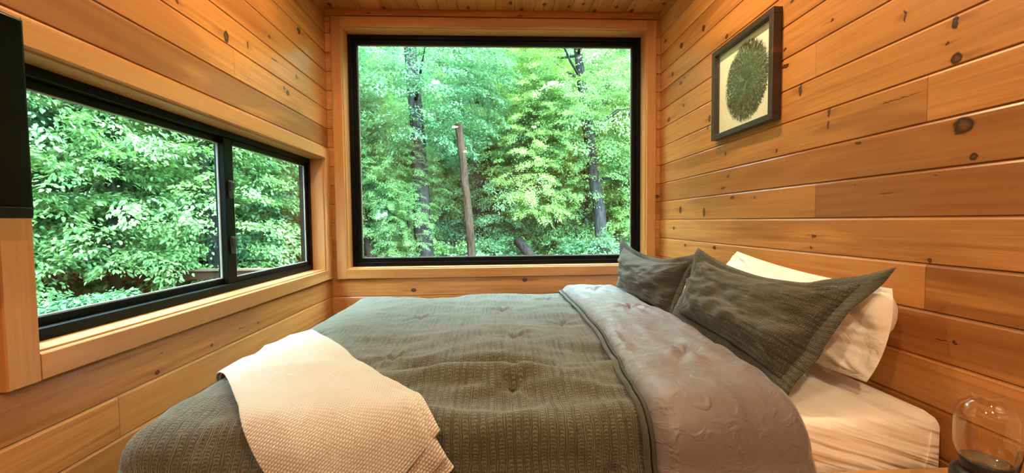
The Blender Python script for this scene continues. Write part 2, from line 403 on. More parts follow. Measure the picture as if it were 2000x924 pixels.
# ------------------------------------------------------------------ windows
CT, CW = 0.020, 0.068                        # casing thickness and width
def window(name, to_world, a0, a1, z0, z1, depth, mull=None, cas_top=CW, jam_mat=None):
    """a runs along the wall, z up, d outwards from the plank face. to_world(a, d, z) -> point."""
    root = empty(name, to_world((a0+a1)/2, 0, z0)); tag(root, kind='structure')
    inv = Matrix.Translation(Vector(root.location)).inverted()
    ax = (Vector(to_world(1, 0, 0)) - Vector(to_world(0, 0, 0)))
    inn = (Vector(to_world(0, -1, 0)) - Vector(to_world(0, 0, 0)))
    up = Vector((0, 0, 1))
    flip = up.dot(inn.cross(ax)) < 0          # want board across axis = up when running along ax
    def place(nm, p, xd, zd, L, W, T, mat, ch=0.003):
        me = board_mesh(L, W, T, ch=ch, mat=mat, gap=0.0, endgap=0.0)
        o = bpy.data.objects.new(nm, me); C.objects.link(o); o.parent = root
        o.matrix_local = inv @ frame_mat(p, xd, zd); return o
    rv = 0.006                                # reveal
    # casing: verticals run past the horizontals
    def horiz(nm, zz, W, mat):
        L = (a1-a0) + 2*rv*0 
        if not flip: place(nm, to_world(a0-rv+0.0, -CT, zz), ax, inn, L+2*rv, W, CT, mat)
        else: place(nm, to_world(a1+rv, -CT, zz), -ax, inn, L+2*rv, W, CT, mat)
    horiz('casing_board', z1+rv, cas_top, M['trim_pine'])
    horiz('casing_board', z0-rv-CW, CW, M['trim_pine'])
    for (s0, s1) in ((a0-rv-CW, a0-rv), (a1+rv, a1+rv+CW)):
        zb, zt = z0-rv-CW, z1+rv+cas_top
        # vertical board: length axis up, across axis = inn x up
        acr = inn.cross(up)
        st = s0 if acr.dot(ax) > 0 else s1
        place('casing_board', to_world(st, -CT, zb), up, inn, zt-zb, CW, CT, M['trim_pine'])
    # jambs, lining the opening
    dn = -up
    for nm, n, p, xd in (('jamb', up, None, None),):
        pass
    def jamb(u0, u1, v0, v1):
        b = B()
        p, q = Vector(to_world(u0, 0.0, v0)), Vector(to_world(u1, depth, v1))
        lo = [min(p[i], q[i]) for i in range(3)]; hi = [max(p[i], q[i]) for i in range(3)]
        sz = [hi[i]-lo[i] for i in range(3)]
        # local frame: X along the longest side
        ln = max(range(3), key=lambda i: sz[i]); ot = [i for i in range(3) if i != ln]
        xd = Vector([1.0 if i == ln else 0.0 for i in range(3)]); zd = Vector([1.0 if i == ot[0] else 0.0 for i in range(3)])
        b.box(0, sz[ln], -sz[ot[1]]/2, sz[ot[1]]/2, -sz[ot[0]]/2, sz[ot[0]]/2, 0.001)
        o = b.build('jamb', M['trim_pine'], root)
        c = [(lo[i]+hi[i])/2 for i in range(3)]; c[ln] = lo[ln]
        o.matrix_local = inv @ frame_mat(c, xd, zd)
    jamb(a0, a1, z1, z1+JT-0.001); jamb(a0, a1, z0-JT+0.001, z0); jamb(a0-JT+0.001, a0, z0-JT+.001, z1+JT-.001); jamb(a1, a1+JT-0.001, z0-JT+.001, z1+JT-.001)
    return root, inv

def add_local(root, b, name, mat, parent=None, smooth=False):
    loc = Vector(root.location)
    base = loc
    o = mk(name, [v - base for v in b.v], b.f, mat, parent or root, smooth)
    return o

# far picture window -------------------------------------------------
tw = lambda a, d, z: (a, YB + d, z)
w1, _ = window('window_1', tw, BW[0], BW[1], BW[2], BW[3], 0.145, cas_top=0.066)
F0, F1 = YB+0.088, YB+0.145                  # black frame, room side and outer side
def ring(b, a0, a1, z0, z1, w, lo, hi, ch=0.002, axis='y', wl=None, wr=None, wt=None, wb=None):
    wl = wl or w; wr = wr or w; wt = wt or w; wb = wb or w
    for (p0, p1, q0, q1) in ((a0, a0+wl, z0, z1), (a1-wr, a1, z0, z1), (a0+wl, a1-wr, z1-wt, z1), (a0+wl, a1-wr, z0, z0+wb)):
        if axis == 'y': b.box(p0, p1, lo, hi, q0, q1, ch)
        else: b.box(lo, hi, p0, p1, q0, q1, ch)
    return b
add_local(w1, ring(B(), BW[0], BW[1], BW[2], BW[3], 0.030, F0, F1), 'frame', M['black'])
sash1 = add_local(w1, ring(B(), BW[0]+0.030, BW[1]-0.030, BW[2]+0.030, BW[3]-0.030, 0.030, F0+0.014, F1), 'sash', M['black'])
add_local(w1, ring(B(), BW[0]+0.060, BW[1]-0.060, BW[2]+0.060, BW[3]-0.060, 0.005, F0+0.034, F0+0.040, 0.0), 'gasket', M['spacer'], sash1)
add_local(w1, B().box(BW[0]+0.058, BW[1]-0.058, F0+0.041, F0+0.045, BW[2]+0.058, BW[3]-0.058), 'pane', M['pane'], sash1)

# side slider window --------------------------------------------------
tw2 = lambda a, d, z: (XL - d, a, z)
w2, _ = window('window_2', tw2, LW[0], LW[1], LW[2], LW[3], 0.145)
G0, G1 = XL-0.145, XL-0.082
MU0, MU1 = 1.775, 1.900                      # meeting stile band
add_local(w2, ring(B(), LW[0], LW[1], LW[2], LW[3], 0.030, G0, G1, axis='x', wb=0.034), 'frame', M['black'])
sash2 = add_local(w2, ring(B(), LW[0]+0.03, 1.890, LW[2]+0.034, LW[3]-0.03, 0.026, G0+0.004, G0+0.030, axis='x', wr=0.050), 'fixed_sash', M['black'])
sash3 = add_local(w2, ring(B(), 1.835, LW[1]-0.03, LW[2]+0.034, LW[3]-0.03, 0.026, G0+0.031, G1-0.010, axis='x', wl=0.060), 'sliding_sash', M['black'])
add_local(w2, B().box(G0+0.014, G0+0.018, LW[0]+0.052, 1.845, LW[2]+0.056, LW[3]-0.052), 'pane', M['pane'], sash2)
add_local(w2, B().box(G0+0.040, G0+0.044, 1.890, LW[1]-0.052, LW[2]+0.056, LW[3]-0.052), 'pane', M['pane'], sash3)
add_local(w2, ring(B(), LW[0]+0.056, 1.840, LW[2]+0.060, LW[3]-0.056, 0.004, G0+0.0185, G0+0.026, 0.0, axis='x', wr=0.008), 'gasket', M['spacer'], sash2)
add_local(w2, ring(B(), 1.895, LW[1]-0.056, LW[2]+0.060, LW[3]-0.056, 0.004, G0+0.0445, G0+0.050, 0.0, axis='x', wr=0.008), 'gasket', M['spacer'], sash3)
for zc in (CZ+0.165, CZ-0.100):
    b = B().box(G1-0.010, G1-0.002, 1.850, 1.880, zc-0.042, zc+0.042, 0.003).box(G1-0.004, G1+0.010, 1.856, 1.874, zc-0.004, zc+0.034, 0.003)
    add_local(w2, b, 'latch', M['latch'], sash3)

# ================================================================== LAMPS
t = NT('lamp_lens'); em = t.n('Emission'); em.inputs[0].default_value = (1.0, 0.78, 0.52, 1); em.inputs[1].default_value = 130.0
M['lens'] = t.surf(em.outputs[0])
lamp_words = {(0, 0): 'left-hand recessed ceiling downlight over the bed near the picture window', (0, 1): 'right-hand recessed ceiling downlight over the bed near the picture window',
              (1, 0): 'left-hand recessed ceiling downlight in the middle pair of the ceiling', (1, 1): 'right-hand recessed ceiling downlight in the middle pair of the ceiling',
              (2, 0): 'left-hand recessed ceiling downlight in the pair farthest from the picture window', (2, 1): 'right-hand recessed ceiling downlight in the pair farthest from the picture window'}
for i, ly in enumerate((1.66, -0.22, -2.34)):
    for j, lx in enumerate((-0.61, 0.62)):
        r = empty('ceiling_downlight', (lx, ly, CEIL)); tag(r, lamp_words[(i, j)], 'downlight', 'recessed ceiling downlights')
        B().lathe([(0.040, -0.001), (0.040, -0.006), (0.052, -0.007), (0.056, -0.004), (0.056, 0.0)], seg=32).build('trim_ring', M['white_paint'], r, True)
        B().lathe([(0.0001, -0.002), (0.041, -0.002), (0.041, 0.0)], seg=32).build('lens', M['lens'], r)
        ld = bpy.data.lights.new('downlight_beam', 'AREA'); ld.energy = LAMP_WATTS; ld.color = LAMP_COLOR
        ld.shape = 'DISK'; ld.size = 0.085
        lo = bpy.data.objects.new('downlight_beam', ld); C.objects.link(lo); lo.parent = r; lo.location = (0, 0, -0.010)

# ================================================================== BED
MT = CZ - 0.522                               # top of the mattress
BX0, BX1, BY0, BY1 = -0.835, 1.188, 0.925, 2.445
M['bed_wood'] = wood('bed_pine', tone=0.4, seed=17)
bed = empty('bed_platform', ((BX0+BX1)/2, (BY0+BY1)/2, 0)); tag(bed, 'low pine platform under the mattress', 'bed')
def loc_build(b, name, mat, root, smooth=False):
    return mk(name, [v - Vector(root.location) for v in b.v], b.f, mat, root, smooth)
loc_build(B().box(BX0+0.02, BX1, BY0+0.02, BY1, 0.27, 0.335, 0.006), 'deck', M['bed_wood'], bed)
loc_build(B().box(BX0+0.10, BX1-0.02, BY0+0.12, BY1-0.10, 0.0, 0.27, 0.004), 'plinth', M['bed_wood'], bed)

# fitted sheet over the mattress
def cotton(name, col, wr=0.5, scale=9.0):
    t = NT(name); U = t.n('TexCoord').outputs['Object']
    n1 = t.noise(t.vm('MULTIPLY', U, (1.0, 1.0, 1.0)), scale, 3, 0.55, 1.6)
    cre = t.math('ABSOLUTE', t.math('SUBTRACT', n1, 0.5))
    cre = t.mapr(cre, 0.0, 0.10)
    n2 = t.noise(U, 900.0, 1, 0.5)
    h = t.math('ADD', t.math('MULTIPLY', cre, wr), t.math('MULTIPLY', n2, 0.03))
    return t.pbr(col, 0.85, t.bump(h, 0.55, 0.010), **{'Sheen Weight': 0.15})
t = NT('fitted_sheet'); U = t.n('TexCoord').outputs['Object']
d1 = t.noise(t.vm('MULTIPLY', t.vm('ADD', U, t.vm('MULTIPLY', U, (0, 0, 0))), (5.0, 5.0, 20.0)), 1.0, 3, 0.5, 1.0)
sx = t.n('SeparateXYZ'); t.put(sx.inputs[0], U)
cb_ = t.n('CombineXYZ'); t.put(cb_.inputs[0], t.math('MULTIPLY', sx.outputs[0], 2.4)); t.put(cb_.inputs[1], t.math('MULTIPLY', sx.outputs[1], 1.5))
t.put(cb_.inputs[2], t.math('MULTIPLY', t.math('MULTIPLY_ADD', sx.outputs[0], 0.36, sx.outputs[2]), 24.0))
d2 = t.noise(cb_.outputs[0], 1.0, 2, 0.5, 0.5)
d3 = t.noise(t.vm('MULTIPLY', U, (30, 3, 3)), 1.0, 2, 0.5, 0.3)
hh = t.math('ADD', t.math('MULTIPLY', d2, 1.0), t.math('MULTIPLY', d3, 0.12))
M['sheet'] = t.pbr((0.86, 0.80, 0.70), 0.85, t.bump(hh, 0.85, 0.036), **{'Sheen Weight': 0.1})
def rbox_mesh(x0, x1, y0, y1, z0, z1, r, nx=36, ny=28, nz=10, bulge=0.0):
    """soft-edged block as one closed skin"""
    cx, cy, cz = (x0+x1)/2, (y0+y1)/2, (z0+z1)/2
    hx, hy, hz = (x1-x0)/2, (y1-y0)/2, (z1-z0)/2
    bm = bmesh.new(); bmesh.ops.create_cube(bm, size=2.0)
    bmesh.ops.subdivide_edges(bm, edges=list(bm.edges), cuts=23, use_grid_fill=True)
    for v in bm.verts:
        # push subdivisions towards the edges, then round
        p = [math.copysign(1-(1-abs(c))**1.6, c) for c in v.co]
        q = Vector((p[0]*hx, p[1]*hy, p[2]*hz))
        inner = Vector((max(-hx+r, min(hx-r, q.x)), max(-hy+r, min(hy-r, q.y)), max(-hz+r, min(hz-r, q.z))))
        d = q - inner
        if d.length > 1e-9: q = inner + d.normalized()*r
        q.z += bulge*(1-(q.x/hx)**2)*(1-(q.y/hy)**2)*(1 if q.z > 0 else 0)
        v.co = q + Vector((cx, cy, cz))
    return bm
b = B(); b.add(rbox_mesh(BX0, BX1, BY0, BY1, 0.335, MT, 0.042, bulge=0.008))
mat_root = empty('mattress', ((BX0+BX1)/2, (BY0+BY1)/2, 0.335)); tag(mat_root, 'mattress in a cream white fitted sheet, bare at its wall corner', 'mattress')
loc_build(b, 'fitted_sheet', M['sheet'], mat_root, True)
sb = B().tube([(BX1-0.046, BY0+0.016, MT-0.014), (BX1-0.050, BY0+0.0005, MT-0.045), (BX1-0.058, BY0-0.0015, MT-0.09), (BX1-0.068, BY0-0.0015, MT-0.14), (BX1-0.078, BY0-0.0015, MT-0.20)], 0.0018, 8)
loc_build(sb, 'corner_seam', M['sheet'], mat_root, True)

# --- drape: a flat cloth coordinate (a towards the headboard wall, b away from the camera) laid over the bed
DR = 0.085
DX0, DY0, DY1 = -0.875+DR, 0.845+DR, 2.44-DR
DZ = CZ - 0.460
def drape(a, b, h):
    a = np.asarray(a, float); b = np.asarray(b, float); h = np.asarray(h, float)
    ia = np.maximum(a, DX0); ib = np.clip(b, DY0, DY1)
    da = a-ia; db = b-ib
    # the cloth leaves the top tangentially: first a slight fall, then the round edge, then hangs
    dist = np.sqrt(da*da+db*db); dd = np.where(dist > 1e-9, dist, 1)
    ux, uy = da/dd, db/dd
    th = np.minimum(dist/DR, math.pi/2); hang = np.maximum(dist-DR*math.pi/2, 0)
    rr = DR+h
    out = rr*np.sin(th) + 0.33*hang + 1.3*hang*hang
    x = ia+ux*out; y = ib+uy*out; z = DZ-DR+rr*np.cos(th)-hang
    ed = np.minimum(np.minimum(ia-DX0, ib-DY0), DY1-ib)     # crown the top a little
    z = z + np.where(dist < 1e-9, 0.020*(1-np.exp(-ed/0.16)), 0.0)
    return x, y, z
TUFTS = [(0.067, 1.415), (0.042, 1.040), (-0.354, 1.306), (-0.305, 2.30), (0.275, 1.62), (-0.36, 1.80), (0.03, 1.90), (-0.75, 1.55), (-0.30, 0.80), (0.26, 0.75), (0.30, 2.2)]
def puff(a, b, tufts=TUFTS, amp=1.0):
    a = np.asarray(a, float); b = np.asarray(b, float)
    calm = np.clip((a-DX0+0.03)/0.22, 0.18, 1)*np.clip((b-DY0+0.20)/0.2, 0.3, 1)
    amp = amp*calm
    h = 0.022*fbm(a*3.0, b*3.4, 3, 2)*calm
    # long soft folds, mostly across the bed, strongest near the near edge
    wz = np.exp(-((b-1.05)/0.28)**2)
    w = b + 0.10*a + 0.05*vnoise(a*3, b*3, 31)
    h = h + (0.011+0.032*wz)*vnoise(a*2.2+3, w*13, 41)*1.6*amp + (0.004+0.010*wz)*vnoise(a*4+8, (b-0.45*a)*22, 43)*amp
    h = h + 0.010*vnoise(a*7, b*9, 9)*amp + 0.005*vnoise(a*16, b*20, 12)*amp
    h = h + 0.011*np.exp(-((w-1.0-0.02*np.sin(a*9))/0.022)**2)*np.clip((a+0.25)*3, 0, 1)
    for (ta, tb) in tufts:
        dx, dy = a-ta, b-tb; d = np.sqrt(dx*dx+dy*dy); an = np.arctan2(dy, dx)
        h = h - 0.022*np.exp(-(d/0.024)**2) - 0.006*np.exp(-(d/0.09)**2) + 0.005*np.cos(an*6+ta*20)*np.exp(-(d/0.09)**2)*np.clip(d/0.03, 0, 1)
    return h
def grid_faces(n, m, closed_v=False):
    f = []
    for i in range(n-1):
        for j in range(m-1 if not closed_v else m):
            j2 = (j+1) % m
            f.append((i*m+j, (i+1)*m+j, (i+1)*m+j2, i*m+j2))
    return f

def crinkle(name, base, shade, per, row, camp, dist, wob=0.026):
    """pleated crinkle weave: fine pleats (along V) with columns of little crescents between; U is across the pleats."""
    t = NT(name)
    uv = t.n('TexCoord').outputs['UV']
    w1_ = t.vm('SCALE', t.vm('SUBTRACT', t.noise(uv, 7.0, 3, 0.6, 0, True), (0.5, 0.5, 0.5)), scale=wob)
    w2_ = t.vm('SCALE', t.vm('SUBTRACT', t.noise(uv, 60.0, 2, 0.6, 0, True), (0.5, 0.5, 0.5)), scale=0.0065)
    p = t.vm('ADD', t.vm('ADD', uv, w1_), w2_)
    sp = t.n('SeparateXYZ'); t.put(sp.inputs[0], p)
    u, v = sp.outputs[0], sp.outputs[1]
    pl = t.math('MULTIPLY_ADD', t.math('SINE', t.math('MULTIPLY', u, 2*math.pi/(per/4.0))), 0.5, 0.5)
    amp = t.mapr(t.noise(t.vm('MULTIPLY', uv, (70, 5, 1)), 1.0, 2, 0.5), 0.3, 0.7, 0.25, 1.0)
    pl = t.math('MULTIPLY', pl, amp)
    fr = t.math('FRACT', t.math('MULTIPLY', u, 1/per))
    band = t.math('MULTIPLY', t.mapr(fr, 0.02, 0.12, 0, 1, True), t.mapr(fr, 0.50, 0.60, 1, 0, True))
    xc = t.math('SUBTRACT', t.math('MULTIPLY', fr, 1/0.61), 0.5)
    arc = t.math('MULTIPLY', t.math('MULTIPLY', xc, xc), 12.0)
    cres = t.math('SINE', t.math('ADD', t.math('MULTIPLY', v, 2*math.pi/row), arc))
    cres = t.math('MULTIPLY_ADD', cres, 0.5*camp, 0.5)
    cam2 = t.mapr(t.noise(t.vm('MULTIPLY', uv, (40, 30, 1)), 1.0, 2, 0.5), 0.3, 0.7, 0.45, 1.0)
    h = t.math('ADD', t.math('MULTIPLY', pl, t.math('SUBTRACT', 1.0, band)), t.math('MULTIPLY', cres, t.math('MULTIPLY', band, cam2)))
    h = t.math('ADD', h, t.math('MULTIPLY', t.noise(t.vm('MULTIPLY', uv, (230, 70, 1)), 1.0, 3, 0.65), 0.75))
    col = t.mix(t.mapr(h, 0.25, 1.25), shade, base)  # shade of the grooves painted into the cloth colour, following the bump
    return t.pbr(col, 0.80, t.bump(h, 0.85, dist), **{'Sheen Weight': 0.30, 'Sheen Roughness': 0.4, 'Specular IOR Level': 0.3})
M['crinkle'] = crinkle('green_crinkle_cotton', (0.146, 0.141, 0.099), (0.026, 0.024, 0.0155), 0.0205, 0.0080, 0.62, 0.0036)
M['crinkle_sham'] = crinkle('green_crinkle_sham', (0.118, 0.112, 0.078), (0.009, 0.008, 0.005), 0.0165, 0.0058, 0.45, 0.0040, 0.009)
t = NT('lining'); uv = t.n('TexCoord').outputs['UV']
n1 = t.noise(uv, 8.0, 3, 0.55, 0.5); n2 = t.noise(t.vm('MULTIPLY', uv, (22, 40, 1)), 1.0, 3, 0.55, 0.6)
hl = t.math('ADD', t.math('MULTIPLY', n1, 0.8), t.math('MULTIPLY', t.mapr(n2, 0.5, 0.72), 0.22))
M['lining'] = t.pbr(t.mix(n1, (0.136, 0.114, 0.117), (0.172, 0.149, 0.154)), 0.50, t.bump(hl, 0.5, 0.022), **{'Sheen Weight': 0.5, 'Sheen Roughness': 0.3})

comf = empty('comforter', (0, 1.6, MT)); tag(comf, 'olive green crinkled comforter with grey lining folded back below the pillows', 'comforter')
def surf_obj(name, X, Y, Z, U, V, n, m, mat, root, closed=False, extra=None):
    base = root.location
    vs = np.stack([X.ravel()-base.x, Y.ravel()-base.y, Z.ravel()-base.z], 1)
    f = grid_faces(n, m, closed)
    if extra: f += extra
    return mk(name, vs.tolist(), f, mat, root, True, np.stack([U.ravel(), V.ravel()], 1))
na, nb = 210, 260
A = np.linspace(DX0-0.50, 0.56, na); Bv = np.linspace(DY0-0.50, DY1+0.34, nb)
AA, BB = np.meshgrid(A, Bv, indexing='ij')
def cover_h(a, b):
    h = puff(a, b)
    # hanging parts: loose vertical folds
    hang = np.clip((DY0-0.08-b)/0.2, 0, 1)+np.clip((DX0-0.08-a)/0.2, 0, 1)
    s = np.where(b < DY0, a, b)
    return h + 0.009*hang*np.sin(s*17+2*vnoise(a*2, b*2, 5))
X, Y, Z = drape(AA, BB, cover_h(AA, BB))
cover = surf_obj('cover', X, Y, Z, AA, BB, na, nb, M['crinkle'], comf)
# under layer: the same quilt seen at its cut edges is closed by the lining flap, folded back over the cover
FA0, FA1, FH = 0.385, 0.705, 0.030
def flap_edge(b): return FA0 + 0.030*np.tanh((b-1.3)*2) + 0.012*vnoise(b*5, b*0+2, 77)*2
def fold_edge(b): return FA1 + 0.02*np.tanh((b-1.6)*1.5) + 0.02*vnoise(b*3.0, b*0+5, 78)
ns, nb2 = 110, 260
S = np.linspace(0, 1, ns)
SS, BB2 = np.meshgrid(S, Bv, indexing='ij')
e0, e1 = flap_edge(BB2), fold_edge(BB2)
TUF2 = [(0.575, 1.115), (0.60, 1.66), (0.56, 2.15), (0.55, 0.70)]
top = np.clip(SS/0.62, 0, 1); rnd_ = np.clip((SS-0.62)/0.30, 0, 1); und = np.clip((SS-0.92)/0.08, 0, 1)
aa = e0 + (e1-e0)*top
ph = 0.020*fbm(aa*4, BB2*4, 61, 2) + 0.010*vnoise(aa*9, BB2*9, 62) + 0.006*vnoise(aa*22, BB2*14, 63)
for (ta, tb) in TUF2:
    dx, dy = aa-ta, BB2-tb; d = np.sqrt(dx*dx+dy*dy); an = np.arctan2(dy, dx)
    ph = ph - 0.022*np.exp(-(d/0.022)**2) + 0.008*np.exp(-((d-0.06)/0.04)**2) + 0.008*np.cos(an*6+tb*9)*np.exp(-(d/0.075)**2)*np.clip(d/0.02, 0, 1)
# pucker along the hem
ph = ph + 0.006*np.sin(BB2*130+3*vnoise(BB2*20, BB2*0, 7))*np.exp(-(aa-e0)/0.03)
hem = FH*np.clip(((aa-e0)/0.030), 0, 1)**0.5 + 0.006
hh = puff(e0, BB2, [], 0.4)*0.5 + hem + ph*np.clip((aa-e0)/0.05, 0.1, 1) + 0.012
RO = 0.052
a2 = aa + RO*np.sin(rnd_*math.pi)*1.0 - 0.10*und
h2 = hh*(1-rnd_*0.7) - (2*RO-0.005)*(1-np.cos(rnd_*math.pi))/2
Xf, Yf, Zf = drape(a2, BB2, h2)
Xf = np.minimum(Xf, 1.18)
flap = surf_obj('lining_flap', Xf, Yf, Zf, aa+0.15*rnd_, BB2, ns, nb2, M['lining'], comf)
# corded hem along the turned-back edge
eb = np.linspace(DY0-0.48, DY1+0.30, 160)
ea = flap_edge(eb); eh = puff(ea, eb, [], 0.4)*0.5+0.020
ex, ey, ez = drape(ea-0.004, eb, eh)
hb_ = B().tube([Vector((x_, y_, z_))-Vector(comf.location) for x_, y_, z_ in zip(ex, ey, ez)], 0.0055, 8)
mk('hem_cord', hb_.v, hb_.f, simple('dark_green_cord', (0.035, 0.037, 0.028), 0.8), flap, True)
ex, ey, ez = drape(ea-0.018, eb, eh-0.004)
hb_ = B().tube([Vector((x_, y_, z_))-Vector(comf.location) for x_, y_, z_ in zip(ex, ey, ez)], 0.007, 8)
mk('hem_cord', hb_.v, hb_.f, M['crinkle_sham'], flap, True)
# stitched tufts
for (ta, tb) in TUFTS[:8]:
    tx, ty, tz = drape(np.array([ta]), np.array([tb]), cover_h(np.array([ta]), np.array([tb])))
    c = Vector((tx[0], ty[0], tz[0]))-Vector(comf.location)
    q = B()
    for k in range(5):
        an = k*1.3+ta*9; dv = Vector((math.cos(an), math.sin(an), 0.35))*0.012
        q.tube([c+Vector((0, 0, 0.001)), c+dv*0.6+Vector((0, 0, 0.006)), c+dv+Vector((0, 0, 0.004))], [0.0022, 0.0018, 0.0010], 6)
    mk('tuft', q.v, q.f, M['crinkle_sham'], cover, True)

# --- cream knitted throw across the foot of the bed
t = NT('throw_knit'); uv = t.n('TexCoord').outputs['UV']
sp = t.n('SeparateXYZ'); t.put(sp.inputs[0], t.vm('ADD', uv, t.vm('SCALE', t.vm('SUBTRACT', t.noise(uv, 9.0, 2, 0.5, 0, True), (0.5, 0.5, 0.5)), scale=0.008)))
s1 = t.math('ABSOLUTE', t.math('SINE', t.math('MULTIPLY', sp.outputs[0], math.pi/0.0056)))
rowi = t.math('FLOOR', t.math('MULTIPLY', sp.outputs[0], 1/0.0056))
s2 = t.math('ABSOLUTE', t.math('SINE', t.math('MULTIPLY_ADD', sp.outputs[1], math.pi/0.0082, t.math('MULTIPLY', rowi, math.pi/2))))
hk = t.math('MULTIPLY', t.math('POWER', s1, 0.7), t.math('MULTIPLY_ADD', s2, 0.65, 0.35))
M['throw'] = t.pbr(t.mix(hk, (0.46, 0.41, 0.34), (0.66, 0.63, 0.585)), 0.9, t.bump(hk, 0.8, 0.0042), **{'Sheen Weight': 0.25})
thr = empty('knitted_throw', (-0.5, 1.1, DZ)); tag(thr, 'folded cream waffle-knit throw laid across the foot of the bed', 'blanket')
dU = np.array([0.665, -0.747]); dV = np.array([0.747, 0.665])
P0 = np.array([-0.80, 1.125])                 # where the near long edge crosses the foot edge
def throw_layer(name, u0, u1, w0, w1, h0, th, seed, skew=0.0):
    nu, nv = 170, 60
    per = 2*nv
    uu = np.linspace(u0, u1, nu)
    # closed cross-section: along the top, round, back along the bottom
    k = np.arange(per)/per*2*math.pi
    cs, sn = np.cos(k), np.sin(k)
    wv = (w0+w1)/2 - (w1-w0)/2*np.sign(cs)*np.abs(cs)**0.22
    hv = np.sign(sn)*np.abs(sn)**0.55*0.5+0.5
    UU, WW = np.meshgrid(uu, wv, indexing='ij'); _, HV = np.meshgrid(uu, hv, indexing='ij')
    en = np.clip((u1-UU)/0.012, 0, 1)**0.5 * np.clip((UU-u0)/0.012, 0, 1)**0.5
    UU2 = UU + skew*(WW-w0)*np.clip((UU-u0)/(u1-u0), 0, 1) + 0.010*vnoise(WW*9, UU*0+seed, seed)*np.clip((UU-u0)/(u1-u0)*2-1, 0, 1)
    WW2 = WW + 0.014*vnoise(UU*4, WW*0+seed, seed+3)
    aa = P0[0]+dU[0]*UU2+dV[0]*WW2; bb = P0[1]+dU[1]*UU2+dV[1]*WW2
    und_ = puff(aa, bb, [], 0.5)*0.6
    wr = 0.024*fbm(UU*3, WW*5, seed+9, 2)*np.clip((aa-DX0)/0.2, 0.1, 1) + 0.022*np.exp(-((WW-0.20-0.12*np.sin(UU*3.0))/0.035)**2)*np.clip(UU*2-0.5, 0, 1)
    hgt = und_ + h0 + wr*HV + (0.5+(HV-0.5)*en)*th
    x_, y_, z_ = drape(aa, bb, hgt)
    X_, Y_, Z_ = x_, y_, z_
    m = per
    ex_ = [tuple(range(m))[::-1], tuple((nu-1)*m+i for i in range(m))]
    return surf_obj(name, X_, Y_, Z_, UU, WW, nu, m, M['throw'], thr, True, ex_)
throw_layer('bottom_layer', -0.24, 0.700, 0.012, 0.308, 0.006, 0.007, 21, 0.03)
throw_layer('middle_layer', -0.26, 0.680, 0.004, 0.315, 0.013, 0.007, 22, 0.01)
throw_layer('top_layer', -0.28, 0.655, 0.0, 0.320, 0.020, 0.009, 23, -0.02)

